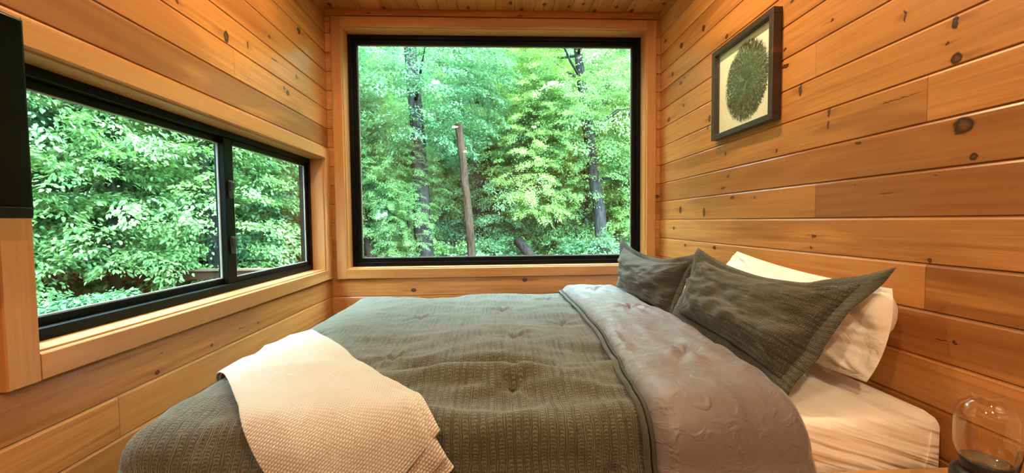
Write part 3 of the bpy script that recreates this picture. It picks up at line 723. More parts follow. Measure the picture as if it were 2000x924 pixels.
# ------------------------------------------------------------------ pillows
def pillow(root, name, c, T, mat, flange=0.0, wr=0.010, seed=1, n=64, pinch=0.10, uvswap=True, sag=0.0, fmat=None, rnd=0.0):
    """c: corner points bottom-near, bottom-far, top-far, top-near (world)."""
    BN, BF, TF, TN = [Vector(p) for p in c]
    nx = ((BF-BN)+(TF-TN)).normalized(); ny = ((TN-BN)+(TF-BF)).normalized()
    nrm = ny.cross(nx).normalized()
    if nrm.x > 0: nrm = -nrm                  # towards the foot of the bed
    W = ((BF-BN).length+(TF-TN).length)/2; H = ((TN-BN).length+(TF-BF).length)/2
    def pt(u, v):                             # u 0..1 near->far, v 0..1 bottom->top
        uu, vv = 2*u-1, 2*v-1
        # the sides draw in between the corners
        pu = 1-pinch*(1-vv*vv)*0.55; pv = 1-pinch*(1-uu*uu)
        k_ = 1-rnd*(uu*uu*vv*vv)
        u2, v2 = (uu*pu*k_+1)/2, (vv*pv*k_+1)/2
        p = BN*((1-u2)*(1-v2)) + BF*(u2*(1-v2)) + TF*(u2*v2) + TN*((1-u2)*v2)
        p = p + Vector((0, 0, -1))*sag*(1-uu*uu)*max(v2, 0)**2
        return p
    fu, fv = flange/W, flange/H
    verts, uvs = [], []
    for side in (1, -1):
        for i in range(n):
            for j in range(n):
                u = i/(n-1); v = j/(n-1)
                us = fu+(1-2*fu)*u; vs = fv+(1-2*fv)*v
                uu, vv = 2*u-1, 2*v-1
                prof = (max(1-abs(uu)**2.6, 0)**0.55)*(max(1-abs(vv)**2.6, 0)**0.55)
                k = (float(fbm(u*4+seed, v*4, seed, 3))*wr*3.0 + float(vnoise(u*11+seed, v*9, seed+5))*wr)*min(1, prof*2.0)
                # creases running in from the corners
                cr = 0.0
                for (cu, cv) in ((0, 0), (1, 0), (0, 1), (1, 1)):
                    d = math.hypot(u-cu, v-cv); an = math.atan2(v-cv, u-cu)
                    cr += math.cos(an*16)*math.exp(-(d/0.22)**2)*wr*0.7*min(1, prof*2.5)
                p = pt(us, vs) + nrm*(side*(T*prof) + (k+cr)*side)
                verts.append(p); uvs.append((vs*H, us*W) if uvswap else (us*W, vs*H))
    f = []
    for s in range(2):
        o = s*n*n
        for i in range(n-1):
            for j in range(n-1):
                q = [o+i*n+j, o+(i+1)*n+j, o+(i+1)*n+j+1, o+i*n+j+1]
                f.append(q if s == 0 else q[::-1])
    loc = Vector(root.location)
    case = mk(name, [v-loc for v in verts], f, mat, root, True, uvs)
    if flange > 0:
        vv_, uv_, ff = [], [], []
        m = 40; loop = []
        for i in range(m): loop.append((i/m, 0, 0))
        for i in range(m): loop.append((1, i/m, 1))
        for i in range(m): loop.append((1-i/m, 1, 2))
        for i in range(m): loop.append((0, 1-i/m, 3))
        L = len(loop)
        for kk, (inn, dz) in enumerate(((0.0, 0.004), (0.5, 0.003), (1.0, 0.002), (1.0, -0.002), (0.5, -0.003), (0.0, -0.004))):
            for (u, v, sd) in loop:
                us = fu+(1-2*fu)*u; vs = fv+(1-2*fv)*v
                u2 = us+(u-us)*inn; v2 = vs+(v-vs)*inn
                wv = 0.005*inn*math.sin(u*11+v*13+seed) + 0.012*inn*float(vnoise(u*9+seed, v*9, seed+2))
                p = pt(u2, v2) + nrm*(dz+wv)
                vv_.append(p-loc); uv_.append((v2*H, u2*W))
        for kk in range(5):
            for i in range(L):
                i2 = (i+1) % L
                ff.append([kk*L+i, kk*L+i2, (kk+1)*L+i2, (kk+1)*L+i])
        mk('flange', vv_, ff, fmat or mat, case, True, uv_)
    return root
M['pillow_white'] = cotton('white_cotton_pillow', (0.86, 0.80, 0.71), 0.25, 6.0)
zz = lambda v: CZ+v
p1 = empty('white_pillow', (1.05, 1.4, MT)); tag(p1, 'white cotton pillow against the plank wall behind the nearer green pillow', 'pillow', 'white sleeping pillows')
pillow(p1, 'pillowcase', [(1.050, 1.000, zz(-.475)), (1.035, 1.72, zz(-.475)), (1.130, 1.74, zz(-.140)), (1.122, 1.000, zz(-.195))], 0.075, M['pillow_white'], 0, 0.015, 3, pinch=-0.03, rnd=0.05, sag=0.030)
p2 = empty('white_pillow', (1.05, 2.1, MT)); tag(p2, 'white cotton pillow against the plank wall behind the farther green pillow', 'pillow', 'white sleeping pillows')
pillow(p2, 'pillowcase', [(1.035, 1.80, zz(-.470)), (1.035, 2.38, zz(-.475)), (1.125, 2.38, zz(-.270)), (1.125, 1.80, zz(-.250))], 0.062, M['pillow_white'], 0, 0.012, 8, pinch=-0.05, rnd=0.09)
s1_ = empty('green_pillow', (0.85, 1.95, MT)); tag(s1_, 'dark green ribbed pillow by the picture window, its far corner curled over', 'pillow', 'green flanged pillows')
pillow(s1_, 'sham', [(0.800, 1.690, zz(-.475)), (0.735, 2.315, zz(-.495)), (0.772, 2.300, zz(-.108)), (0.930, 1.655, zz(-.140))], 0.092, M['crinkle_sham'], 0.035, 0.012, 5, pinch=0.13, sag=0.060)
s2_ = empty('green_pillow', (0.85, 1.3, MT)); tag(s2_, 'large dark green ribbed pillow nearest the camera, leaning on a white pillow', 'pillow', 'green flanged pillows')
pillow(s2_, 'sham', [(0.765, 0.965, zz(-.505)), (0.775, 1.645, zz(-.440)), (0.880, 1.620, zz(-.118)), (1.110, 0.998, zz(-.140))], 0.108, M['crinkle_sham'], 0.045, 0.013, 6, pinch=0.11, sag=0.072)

# ================================================================== NIGHTSTAND + GLASS LANTERN
NT_Z = CZ - 0.652
ns_ = empty('nightstand', (0.95, 0.68, 0)); tag(ns_, 'plain pine nightstand beside the bed, carrying the glass lantern', 'nightstand')
M['night_pine'] = wood('nightstand_pine', tone=0.95, seed=31, light=(0.66, 0.39, 0.155), dark=(0.56, 0.29, 0.10))
loc_build(B().box(0.70, 1.185, 0.44, 0.915, NT_Z-0.024, NT_Z, 0.003), 'top', M['night_pine'], ns_)
loc_build(B().box(0.715, 0.735, 0.455, 0.900, 0.0, NT_Z-0.024, 0.002), 'side_panel', M['night_pine'], ns_)
loc_build(B().box(1.155, 1.175, 0.455, 0.900, 0.0, NT_Z-0.024, 0.002), 'side_panel', M['night_pine'], ns_)
loc_build(B().box(0.735, 1.155, 0.455, 0.475, 0.05, NT_Z-0.028, 0.002), 'drawer_front', M['night_pine'], ns_)
loc_build(B().box(0.735, 1.155, 0.880, 0.900, 0.05, NT_Z-0.024, 0.002), 'back_panel', M['night_pine'], ns_)
jx, jy = 1.047, 0.750
jar = empty('glass_lantern', (jx, jy, NT_Z)); tag(jar, 'clear glass jar with an open neck set in a black base on the nightstand', 'lantern')
M['black_satin'] = simple('black_satin', (0.012, 0.011, 0.010), 0.42)
B().lathe([(0.0001, 0.0), (0.046, 0.0), (0.052, 0.006), (0.052, 0.090), (0.049, 0.099), (0.040, 0.104), (0.0001, 0.104)], seg=56).build('base', M['black_satin'], jar, True)
B().lathe([(0.034, 0.100), (0.036, 0.104), (0.0395, 0.128), (0.038, 0.1295), (0.036, 0.128), (0.034, 0.112), (0.0001, 0.110)], seg=56).build('cup', M['black_satin'], jar, True)
g = 0.1125
KR_ = 0.0475/0.0755
outer = [(r_*KR_, z_) for r_, z_ in [(0.0002, g), (0.036, g+0.0005), (0.048, g+0.006), (0.062, g+0.018), (0.0735, g+0.038), (0.0760, g+0.058), (0.0760, g+0.102), (0.0725, g+0.120), (0.062, g+0.134), (0.049, g+0.142), (0.0420, g+0.147), (0.0415, g+0.155), (0.0440, g+0.161)]]
def spline(pts, k=6):
    out = []
    for i_ in range(len(pts)-1):
        a_, b_, c_, d_ = pts[max(i_-1, 0)], pts[i_], pts[i_+1], pts[min(i_+2, len(pts)-1)]
        for q_ in range(k):
            f_ = q_/k
            out.append(tuple(0.5*((2*b_[m])+(c_[m]-a_[m])*f_+(2*a_[m]-5*b_[m]+4*c_[m]-d_[m])*f_*f_+(3*b_[m]-a_[m]-3*c_[m]+d_[m])*f_**3) for m in (0, 1)))
    return [(max(r_, 0.0002), z_) for r_, z_ in out] + [pts[-1]]
outer = spline(outer)
inner = [(max(r_-0.0020, 0.0001), z_+(0.003 if i_ < 14 else 0.0)) for i_, (r_, z_) in enumerate(outer)]
t = NT('clear_glass'); gb = t.n('BsdfGlass'); gb.inputs['IOR'].default_value = 1.45; gb.inputs['Roughness'].default_value = 0.0
gb.inputs[0].default_value = (1.0, 0.985, 0.96, 1)
M['clear_glass'] = glass_mat('jar_glass', (0.975, 0.965, 0.95), 0.065)
bb_ = B().lathe(outer + inner[::-1], seg=72)
o = bb_.build('glass_globe', M['clear_glass'], jar, True)
B().tube([(0.030, -0.022, 0.108), (0.050, -0.015, 0.116), (0.072, -0.004, 0.130), (0.092, 0.006, 0.138)], 0.0055, 10).build('handle', M['black_satin'], jar, True)

# ================================================================== FRAMED PICTURE
px0, px1, pz0, pz1 = 1.562, 2.012, zz(0.421), zz(0.884)     # along Y, up Z (front face of the frame)
pic = empty('framed_picture', (XR, (px0+px1)/2, pz0)); tag(pic, 'square dark brown frame with a round print of dark green needles', 'picture')
M['frame_brown'] = wood('dark_frame', tone=0.3, seed=44, rough=0.45, light=(0.045, 0.028, 0.020), dark=(0.025, 0.014, 0.010))
FD, FW_ = 0.040, 0.026
def fbar(p, L, xd):
    bme = B().box(0, L, 0, FW_, -FD, 0, 0.0015)
    o = bme.build('frame_bar', M['frame_brown'], pic); o.matrix_local = Matrix.Translation(-Vector(pic.location)) @ frame_mat(p, xd, (-1, 0, 0))
fx = XR-FD
fbar((fx, px1, pz0), px1-px0, (0, -1, 0))
fbar((fx, px1, pz1-FW_), px1-px0, (0, -1, 0))
fbar((fx, px0+FW_, pz0+FW_), pz1-pz0-2*FW_, (0, 0, 1)) if False else None
for yv in (px0, px1-FW_):
    bme = B().box(fx, XR-0.0005, yv, yv+FW_, pz0+FW_+0.0002, pz1-FW_-0.0002, 0.0015)
    loc_build(bme, 'frame_bar', M['frame_brown'], pic)
t = NT('needle_print'); P = t.n('TexCoord').outputs['Object']
sp = t.n('SeparateXYZ'); t.put(sp.inputs[0], P)
yy, zz_ = sp.outputs[1], sp.outputs[2]
ang = t.math('ARCTAN2', zz_, yy)
rad = t.vm('LENGTH', t.vm('MULTIPLY', P, (0, 1/0.156, 1/0.186)))
cosv = t.n('CombineXYZ'); t.put(cosv.inputs[0], t.math('COSINE', ang)); t.put(cosv.inputs[1], t.math('SINE', ang)); t.put(cosv.inputs[2], t.math('MULTIPLY', rad, 0.35))
needle = t.noise(cosv.outputs[0], 26.0, 3, 0.7)
needle2 = t.noise(t.vm('ADD', cosv.outputs[0], (5, 3, 0)), 34.0, 2, 0.65)
edge = t.math('ADD', rad, t.math('MULTIPLY', t.math('SUBTRACT', needle2, 0.5), 0.35))
mask = t.mapr(edge, 0.94, 1.03, 1.0, 0.0)
rays_ = t.math('MULTIPLY', t.mapr(needle2, 0.53, 0.62), t.mapr(rad, 0.10, 0.85))
grn = t.mix(t.mapr(needle, 0.35, 0.65), (0.006, 0.008, 0.004), (0.070, 0.070, 0.030))
grn = t.mix(t.math('MULTIPLY', rays_, 0.75), grn, (0.34, 0.33, 0.20))
blot = t.math('MULTIPLY', t.mapr(t.noise(P, 38.0, 3, 0.6), 0.52, 0.66), t.mapr(rad, 0.30, 0.62, 1.0, 0.0))
grn = t.mix(t.math('MULTIPLY', blot, 0.85), grn, (0.10, 0.22, 0.035))
brn = t.math('MULTIPLY', t.mapr(t.noise(P, 22.0, 2, 0.5), 0.55, 0.7), t.mapr(rad, 0.05, 0.5, 0.7, 0.0))
grn = t.mix(brn, grn, (0.14, 0.07, 0.025))
pap = t.mix(t.mapr(t.noise(P, 160.0, 3, 0.6), 0.3, 0.7), (0.66, 0.63, 0.53), (0.76, 0.73, 0.63))
M['print'] = t.pbr(t.mix(mask, pap, grn), 0.8)
cy_, cz_ = (px0+px1)/2 - 0.012, (pz0+pz1)/2 + 0.002
pr = B().box(-0.002, 0.002, px0+0.02-cy_, px1-0.02-cy_, pz0+0.02-cz_, pz1-0.02-cz_).build('print', M['print'], pic)
pr.location = Vector((XR-0.008, cy_, cz_)) - Vector(pic.location); pr['label'] = 'cream paper with a dark green needle disc'
loc_build(B().box(fx+0.010, fx+0.0125, px0+0.022, px1-0.022, pz0+0.022, pz1-0.022), 'glass', M['picture_glass'], pic)

# ================================================================== TELEVISION (cut by the left edge of the picture)
tv = empty('television', (XL, 0.5, zz(0.02))); tag(tv, 'slim black television on the wall at the left edge beside the slider window', 'television')
tx = -1.085
M['screen'] = NT('tv_screen').pbr((0.002, 0.004, 0.0035), 0.15, **{'Specular IOR Level': 0.16})
M['tv_black'] = simple('tv_plastic', (0.003, 0.0035, 0.0035), 0.5, **{'Specular IOR Level': 0.15})
loc_build(B().box(tx-0.030, tx-0.002, 0.080, 0.945, zz(0.022), zz(0.478), 0.004), 'body', M['tv_black'], tv)
loc_build(B().box(tx-0.003, tx, 0.086, 0.939, zz(0.046), zz(0.472), 0.001), 'screen', M['screen'], tv)
loc_build(B().box(tx-0.010, tx+0.001, 0.080, 0.940, zz(0.018), zz(0.044), 0.002), 'lower_bezel', M['tv_black'], tv)
loc_build(B().box(XL, tx-0.029, 0.42, 0.58, zz(0.16), zz(0.34), 0.003), 'wall_bracket', M['tv_black'], tv)

# ================================================================== OUTDOORS
GZ = -0.85
def gheight(x, y):
    r = np.maximum(np.hypot(x, y)-11.0, 0)
    return GZ + 0.10*r + 0.35*fbm(np.asarray(x)*0.18, np.asarray(y)*0.18, 5, 3)*np.clip((np.hypot(x, y)-4)/5, 0, 1)
gx = np.linspace(-45, 40, 120); gy = np.linspace(-16, 60, 110)
GX, GY = np.meshgrid(gx, gy, indexing='ij')
GH = gheight(GX, GY)
t = NT('forest_floor'); P = t.n('TexCoord').outputs['Object']
n1 = t.noise(P, 1.3, 4, 0.6); n2 = t.noise(P, 26.0, 3, 0.6)
col = t.mix(t.mapr(n1, 0.40, 0.62), (0.032, 0.024, 0.014), (0.035, 0.060, 0.018))
col = t.mix(t.math('MULTIPLY', n2, 0.6), col, (0.05, 0.042, 0.02))
M['forest_floor'] = t.pbr(col, 0.95, t.bump(n2, 0.6, 0.05), **{'Specular IOR Level': 0.04})
gnd = mk('ground', np.stack([GX.ravel(), GY.ravel(), GH.ravel()], 1).tolist(), [f[::-1] for f in grid_faces(120, 110)], M['forest_floor'], None, True); tag(gnd, kind='structure')

def leaf_mat(name, c1, c2, trans):
    t = NT(name)
    ri = t.n('NewGeometry').outputs['Random Per Island']
    P = t.n('TexCoord').outputs['Object']
    n = t.noise(P, 0.9, 2, 0.5)
    rnd = t.n('ObjectInfo').outputs['Random']
    f = t.math('ADD', t.math('MULTIPLY', ri, 0.55), t.math('ADD', t.math('MULTIPLY', t.mapr(n, 0.3, 0.7), 0.30), t.math('MULTIPLY', rnd, 0.15)))
    col = t.mix(f, c1, c2)
    df = t.n('BsdfDiffuse'); t.put(df.inputs[0], col)
    tl = t.n('BsdfTranslucent'); t.put(tl.inputs[0], t.mix(1.0, col, (*trans, 1), 'MULTIPLY'))
    gl = t.n('BsdfGlossy'); gl.inputs['Roughness'].default_value = 0.45; gl.inputs[0].default_value = (0.5, 0.55, 0.6, 1)
    m1 = t.n('MixShader'); m1.inputs[0].default_value = 0.42
    t.t.links.new(df.outputs[0], m1.inputs[1]); t.t.links.new(tl.outputs[0], m1.inputs[2])
    m2 = t.n('MixShader'); m2.inputs[0].default_value = 0.012
    t.t.links.new(m1.outputs[0], m2.inputs[1]); t.t.links.new(gl.outputs[0], m2.inputs[2])
    return t.surf(m2.outputs[0])
LEAF = [leaf_mat('leaf_mid', (0.062, 0.165, 0.060), (0.225, 0.380, 0.145), (1.2, 1.15, 0.75)),
        leaf_mat('leaf_deep', (0.034, 0.108, 0.054), (0.130, 0.255, 0.122), (1.15, 1.15, 0.85)),
        leaf_mat('leaf_bright', (0.105, 0.240, 0.070), (0.350, 0.500, 0.165), (1.2, 1.15, 0.65))]
def bark_mat(name, c1, c2):
    t = NT(name); P = t.n('TexCoord').outputs['Object']
    n = t.noise(t.vm('MULTIPLY', P, (16, 16, 3.0)), 1.0, 4, 0.65, 0.4); m = t.noise(P, 1.7, 2, 0.5)
    col = t.mix(t.mapr(n, 0.35, 0.65), c1, c2)
    col = t.mix(t.math('MULTIPLY', t.mapr(m, 0.45, 0.7), 0.35), col, (0.022, 0.028, 0.022))
    return t.pbr(col, 0.95, t.bump(n, 1.0, 0.04), **{'Specular IOR Level': 0.04})
BARK = [bark_mat('bark_grey', (0.007, 0.0072, 0.0075), (0.034, 0.035, 0.036)), bark_mat('bark_brown', (0.011, 0.0065, 0.0042), (0.044, 0.027, 0.018)), bark_mat('bark_dark', (0.007, 0.006, 0.006), (0.022, 0.020, 0.018))]

def leaf_cloud(name, seed, n_spray, per, R, H, L, W, mat, bottom=0.0, layers=0.0, spray_len=0.75, fine=True):
    """sprays of leaves through an egg-shaped crown of radius R and height H, origin at its foot"""
    rg = np.random.default_rng(seed)
    # spray roots: biased outwards
    z = rg.random(n_spray)
    prof = np.clip(np.sin(np.pi*np.clip(z*0.92+0.08, 0, 1))**0.6, 0.12, 1)
    ang = rg.random(n_spray)*2*np.pi
    lob = 1+0.25*np.sin(ang*3+z*9+seed)+0.18*np.sin(ang*5-z*14)
    rad = R*prof*lob*np.sqrt(0.25+0.75*rg.random(n_spray))
    if layers > 0: z = (np.floor(z*layers)+0.5+0.5*(rg.random(n_spray)-0.5))/layers
    c = np.stack([rad*np.cos(ang), rad*np.sin(ang), bottom+z*H], 1)
    oa = ang + rg.normal(0, 0.6, n_spray)
    tilt = rg.normal(-0.12, 0.28, n_spray) + 0.35*(z-0.4)
    o = np.stack([np.cos(oa)*np.cos(tilt), np.sin(oa)*np.cos(tilt), np.sin(tilt)], 1)
    sd = np.stack([-np.sin(oa), np.cos(oa), rg.normal(0, 0.22, n_spray)], 1); sd /= np.linalg.norm(sd, axis=1, keepdims=True)
    up = np.cross(o, sd)
    sl = spray_len*(0.6+0.8*rg.random(n_spray))
    N = n_spray*per
    idx = np.repeat(np.arange(n_spray), per)
    a = rg.random(N)**0.8; lat = rg.normal(0, 0.30, N)*(1.05-0.75*a)
    O, S, U = o[idx], sd[idx], up[idx]
    pos = c[idx] + O*(a*sl[idx])[:, None] + S*(lat*sl[idx])[:, None] + U*((-0.22*a*a*sl[idx]) - 0.18*np.abs(lat)*sl[idx] + rg.normal(0, 0.035, N))[:, None]
    dirv = O*(0.6+0.4*rg.random(N))[:, None] + S*(np.sign(lat)*0.8*rg.random(N))[:, None] + rg.normal(0, 0.35, (N, 3)) + np.array([0, 0, -0.25])
    dirv /= np.linalg.norm(dirv, axis=1, keepdims=True)
    nv = U + rg.normal(0, 0.42, (N, 3)); nv -= dirv*np.sum(nv*dirv, 1, keepdims=True); nv /= np.linalg.norm(nv, axis=1, keepdims=True)
    sv = np.cross(dirv, nv)
    s = (0.65+0.7*rg.random(N))[:, None]
    at = lambda a_, b_, c_: pos + dirv*(L*a_)*s + sv*(W*b_)*s + nv*(W*c_)*s
    if fine:                                  # small far leaves: one folded lozenge
        V = np.stack([at(0, 0, 0), at(.45, .5, .12), at(1, 0, -.15), at(.45, -.5, .12)], 1).reshape(-1, 3); nf, vp = N, 4
        li = np.arange(4*N, dtype=np.int32)
    else:                                     # near leaves: two halves folded along the midrib
        V = np.stack([at(0, 0, 0), at(.28, .44, .14), at(.68, .36, .06), at(1.05, 0, -.22), at(.68, -.36, .06), at(.28, -.44, .14)], 1).reshape(-1, 3); nf, vp = 2*N, 6
        li = (np.arange(N, dtype=np.int32)[:, None]*6 + np.array([0, 1, 2, 3, 0, 3, 4, 5], dtype=np.int32)[None, :]).ravel()
    me = bpy.data.meshes.new(name)
    me.vertices.add(vp*N); me.vertices.foreach_set('co', V.astype(np.float32).ravel())
    me.loops.add(4*nf); me.loops.foreach_set('vertex_index', li)
    me.polygons.add(nf); me.polygons.foreach_set('loop_start', np.arange(0, 4*nf, 4, dtype=np.int32)); me.polygons.foreach_set('loop_total', np.full(nf, 4, dtype=np.int32))
    me.materials.append(mat); me.update(calc_edges=True); me.validate()
    return me
CROWNS = [leaf_cloud('crown_a', 1, 760, 150, 2.3, 8.0, 0.060, 0.035, LEAF[0], layers=14),
          leaf_cloud('crown_b', 2, 760, 150, 2.1, 8.5, 0.058, 0.034, LEAF[1]),
          leaf_cloud('crown_c', 3, 760, 150, 2.4, 7.5, 0.062, 0.036, LEAF[2], layers=12),
          leaf_cloud('crown_d', 4, 760, 150, 2.2, 8.0, 0.058, 0.034, LEAF[0]),
          # broader-leaved crowns for the trees close to the side window
          leaf_cloud('crown_e', 5, 560, 85, 2.3, 8.0, 0.088, 0.050, LEAF[0], layers=14, fine=False),
          leaf_cloud('crown_f', 6, 560, 85, 2.2, 8.0, 0.085, 0.048, LEAF[1], layers=12, fine=False)]
BUSH = [leaf_cloud('bush_a', 11, 110, 70, 0.95, 1.3, 0.075, 0.045, LEAF[0], spray_len=0.45),
        leaf_cloud('bush_b', 12, 110, 70, 1.05, 1.1, 0.07, 0.042, LEAF[2], spray_len=0.45),
        leaf_cloud('bush_c', 13, 110, 70, 0.9, 1.5, 0.075, 0.045, LEAF[1], spray_len=0.45)]
def foliage(root, me, loc, rz, sc):
    o = bpy.data.objects.new('foliage', me); C.objects.link(o); o.parent = root
    o.location = loc; o.rotation_euler = (0, 0, rz); o.scale = sc; o['kind'] = 'stuff'
    return o
def trunk(root, pts, r0, r1, mat, seed, name='trunk', seg=12):
    pts = [Vector(p) for p in pts]; out = []; rad = []
    n = 14
    rg = random.Random(seed)
    for i in range(n+1):
        s = i/n*(len(pts)-1); k = min(int(s), len(pts)-2); f = s-k
        p = pts[k].lerp(pts[k+1], f)
        out.append(p + Vector((rg.uniform(-1, 1), rg.uniform(-1, 1), 0))*r0*0.12)
        rad.append((r0+(r1-r0)*i/n)*(1+0.25*max(0, 1-i/1.5))*rg.uniform(0.95, 1.05))
    b = B().tube(out, rad, seg)
    return mk(name, b.v, b.f, mat, root, True), out
def branches(root, out, r0, mat, seed, n=7, lo=0.35, length=1.6):
    rg = random.Random(seed)
    for i in range(n):
        k = int(len(out)*(lo+(0.95-lo)*rg.random())); k = min(k, len(out)-1)
        p = out[k]; an = rg.uniform(0, 6.28); L = length*rg.uniform(0.6, 1.3)
        d = Vector((math.cos(an), math.sin(an), rg.uniform(-0.1, 0.7)))
        q = [p-d*0.05, p+d*L*0.35, p+d*L*0.7+Vector((0, 0, 0.08*L)), p+d*L+Vector((0, 0, rg.uniform(-.1, .25)*L))]
        b = B().tube(q, [r0*0.20, r0*0.15, r0*0.09, r0*0.03], 7)
        mk('branch', b.v, b.f, mat, root, True)
def tree(label, x, y, h, r0, crown, cs, cb, lean=(0, 0), bark=0, seed=0, name='forest_tree', nbr=6, top_r=0.35, group='trees of the forest outside', bend=None):
    z = float(gheight(x, y))
    r = empty(name, (x, y, z)); tag(r, label, 'tree', group)
    mid = Vector((lean[0]*0.5, lean[1]*0.5, h*0.5)) + (Vector(bend) if bend else Vector((0, 0, 0)))
    tk, out = trunk(r, [(0, 0, -0.3), mid, (lean[0], lean[1], h)], r0, r0*top_r, BARK[bark], seed)
    if nbr: branches(tk, out, r0, BARK[bark], seed+5, nbr)
    rg = random.Random(seed+99)
    for ci, (cm, (ox, oy, oz), s) in enumerate(crown):
        foliage(r, CROWNS[cm], (ox, oy, oz), rg.uniform(0, 6.28), (s, s, s*rg.uniform(0.9, 1.1)))
    return r

# the trunks one can tell apart through the picture window
tree('tall straight grey-barked trunk left of centre in the picture window', -1.60, 9.0, 9.5, 0.235, [(1, (-0.2, 0, 3.6), 0.95)], 1, 0, lean=(-0.48, 0.0), bark=0, seed=1, nbr=9)
tree('slim reddish-brown broken trunk near the centre of the picture window', -0.47, 8.2, 4.05, 0.105, [], 1, 0, lean=(-0.30, 0), bark=1, seed=2, nbr=0, name='broken_trunk', top_r=0.72, bend=(0.06, 0, 0))
tree('leaning grey trunk towards the right of the picture window', 3.15, 10.2, 9.0, 0.195, [(0, (-0.4, 0.6, 3.8), 1.0), (2, (-1.9, 0.8, 2.2), 0.62)], 1, 0, lean=(-1.25, 0), bark=0, seed=3, nbr=9)
tree('short brown leaning trunk low at the left end of the picture window', -2.72, 8.8, 3.2, 0.13, [(0, (-0.2, 0.1, 1.7), 0.42)], 1, 0, lean=(-0.45, 0), bark=1, seed=4, nbr=3)
tree('dark narrow stem standing against the tall grey trunk', -1.92, 8.9, 2.3, 0.075, [(0, (-0.3, 0.2, 1.2), 0.34)], 1, 0, lean=(-0.12, 0), bark=2, seed=5, nbr=3)
tree('grey forked trunk leaning left behind the centre of the picture window', 0.85, 13.0, 7.0, 0.16, [(1, (-0.6, 0.5, 1.6), 0.80)], 1, 0, lean=(-1.7, 0), bark=0, seed=6, nbr=8)
lg = empty('fallen_log', (1.55, 9.6, float(gheight(1.55, 9.6)))); tag(lg, 'dark leaning log with a sawn end low in the picture window', 'log')
_lz = lg.location.z
trunk(lg, [(0.03, -0.25, 0.30), (-0.40, 0.25, 0.85), (-0.95, 0.9, 1.55)], 0.165, 0.13, BARK[2], 9)
bl = B().tube([(0.035, -0.262, 0.292), (0.028, -0.246, 0.304)], 0.150, 14); mk('sawn_end', bl.v, bl.f, BARK[1], lg)
bl = B().tube([(-0.05, 0.0, -0.3), (-0.10, 0.02, 0.62)], [0.14, 0.12], 12); mk('stump', bl.v, bl.f, BARK[2], lg, True)

# the wood beyond: (x, y, crown variants)
rg = random.Random(4)
def wood_tree(label, x, y, cm, s, base, bark=0, seed=0, extra=None):
    crown = [(cm, (0, 0, base), s)]
    if extra: crown += extra
    tree(label, x, y, base+7.0*s, 0.13*s+0.03, crown, 1, 0, lean=(rg.uniform(-.5, .5), rg.uniform(-.3, .3)), bark=bark, seed=seed, nbr=5)
ORD = ['first', 'second', 'third', 'fourth', 'fifth', 'sixth', 'seventh', 'eighth', 'ninth', 'tenth', 'eleventh', 'twelfth']
kinds = {0: 'layered mid-green', 1: 'deep green', 2: 'bright yellow-green', 3: 'full mid-green', 4: 'broad-leaved mid-green', 5: 'broad-leaved deep green'}
def ring_trees(dist, azs, where, s=1.0, base=0.6, jit=0.6):
    n = len(azs)
    for i, az in enumerate(azs):
        a_ = math.radians(az + rg.uniform(-1, 1)*1.0); d_ = dist + rg.uniform(-jit, jit)
        cm = rg.choice((0, 0, 1, 2, 3))
        if where.startswith('beyond') or where.startswith('behind the timber'): cm = 4 if cm in (0, 2, 3) else 5
        if where.startswith('far') and -2 < az < 12: cm = 2  # sunlit glow at the centre put into the leaf colour
        lab = '%s tree %s, %s from left' % (kinds[cm], where, ORD[i])
        wood_tree(lab, d_*math.sin(a_), d_*math.cos(a_), cm, s*rg.uniform(0.88, 1.12), base*rg.uniform(0.6, 1.3), bark=rg.choice((0, 0, 2)), seed=int(az*13+dist*7))
ring_trees(12.6, [-21, -12, -3, 4, 14, 21], 'close behind the nearest trunks', 0.72, 0.2)
ring_trees(15.5, [-24, -17, -9, -1, 7, 16, 24, 31], 'in the middle depth of the wood', 1.0, 0.3)
ring_trees(20.5, [-27, -20, -13, -6.5, 0.5, 7, 13, 19, 26, 33], 'far back in the wood', 1.25, 0.6)
# nearer trees seen through the side window
ring_trees(9.0, [-63, -52, -43, -34.5], 'beyond the side window with hanging boughs', 0.78, 1.1, 0.3)
ring_trees(12.5, [-66, -58, -50, -43, -36.5, -30], 'behind the timber rail outside the side window', 1.15, 0.1)
ring_trees(17.0, [-70, -62, -54.5, -47.5, -40.5, -33.5], 'deep in the wood beyond the side window', 1.55, 0.2)
ring_trees(23.0, [-66, -58, -51, -44, -37.5, -31], 'at the far back beyond the side window', 2.0, 0.2)
ring_trees(27.0, [-21, -14, -7.5, -1, 5.5, 12, 18.5, 25], 'at the very back of the wood', 1.6, 0.4)
# the rest of the wood around the clearing, seen only in reflections or from beside
ring_trees(14.0, [-178, -166, -154, -142, -130, -117, -105, -93, -82], 'in the clearing edge towards the rear left', 1.7, 0.1)
ring_trees(14.5, [41, 51, 62, 74], 'in the clearing edge towards the right', 1.4, 0.1)
ring_trees(20.0, [38, 46, 54, 63, 73], 'farther off in the clearing edge towards the right', 2.0, 0.1)
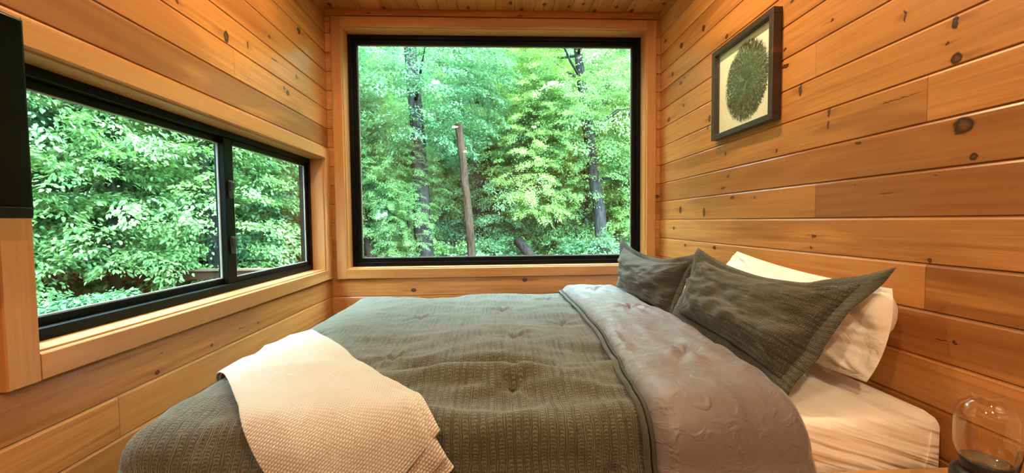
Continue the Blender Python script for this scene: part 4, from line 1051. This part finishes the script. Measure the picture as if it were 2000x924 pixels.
# bushes
def bush(label, x, y, k, s, seed):
    z = float(gheight(x, y))
    r = empty('forest_bush', (x, y, z-0.05)); tag(r, label, 'bush', 'undergrowth outside')
    foliage(r, BUSH[k], (0, 0, 0), seed*1.3, (s, s, s))
    b = B()
    for q in range(5):
        an = q*1.26+seed; b.tube([(0, 0, -0.1), (0.15*math.cos(an), 0.15*math.sin(an), 0.4*s), (0.4*math.cos(an)*s, 0.4*math.sin(an)*s, 0.95*s)], [0.018, 0.012, 0.005], 6)
    mk('stems', b.v, b.f, BARK[2], r, True)
def bush_row(dist, azs, where, s, jit=0.5):
    for i, az in enumerate(azs):
        a_ = math.radians(az+rg.uniform(-1.2, 1.2)); d_ = dist+rg.uniform(-jit, jit); k = rg.choice((0, 1, 2))
        bush('%s bush %s, %s from left' % (('mid-green', 'bright green', 'deep green')[k], where, ORD[i]), d_*math.sin(a_), d_*math.cos(a_), k, s*rg.uniform(0.8, 1.2), i+dist)
bush_row(10.6, [-20, -15.5, -11, -6.5, -2, 2.5, 7, 11.5, 16, 20.5], 'along the foot of the picture window view', 0.95)
bush_row(13.2, [-22, -17, -12, -7, -2, 3, 8, 13, 18, 23], 'in the thicket behind the nearest trunks', 1.6)
bush_row(7.2, [-58, -52, -47, -42, -37, -32], 'in front of the timber rail', 0.74, 0.3)
bush_row(10.6, [-60, -54, -49, -44, -39, -34, -29], 'behind the timber rail', 1.05)
# timber rail running parallel to the window wall
M['rail_cap'] = wood('weathered_cap', tone=0.5, seed=71, rough=0.8, coat=0.0, light=(0.085, 0.070, 0.052), dark=(0.06, 0.048, 0.036))
M['rail_brown'] = wood('weathered_board', tone=0.2, seed=72, rough=0.85, coat=0.0, light=(0.035, 0.020, 0.013), dark=(0.020, 0.012, 0.007))
ry_, rz_ = 6.5, CZ-0.114*6.5
rail = empty('timber_rail', (-11.0, ry_, GZ)); tag(rail, 'low weathered timber rail crossing the undergrowth outside the side window', 'rail')
rail.location.x = -6.5
loc_build(B().box(-10.6, -2.75, ry_-0.055, ry_+0.055, rz_-0.035, rz_, 0.006), 'cap', M['rail_cap'], rail)
loc_build(B().box(-10.6, -2.75, ry_-0.018, ry_+0.018, rz_-0.17, rz_-0.040, 0.004), 'board', M['rail_brown'], rail)
loc_build(B().box(-10.6, -2.75, ry_-0.018, ry_+0.018, rz_-0.52, rz_-0.39, 0.004), 'board', M['rail_brown'], rail)
for k in range(6):
    px_ = -10.5+k*1.53
    loc_build(B().box(px_-0.045, px_+0.045, ry_+0.019, ry_+0.11, float(gheight(px_, ry_))-0.2, rz_-0.038, 0.004), 'post', M['rail_brown'], rail)
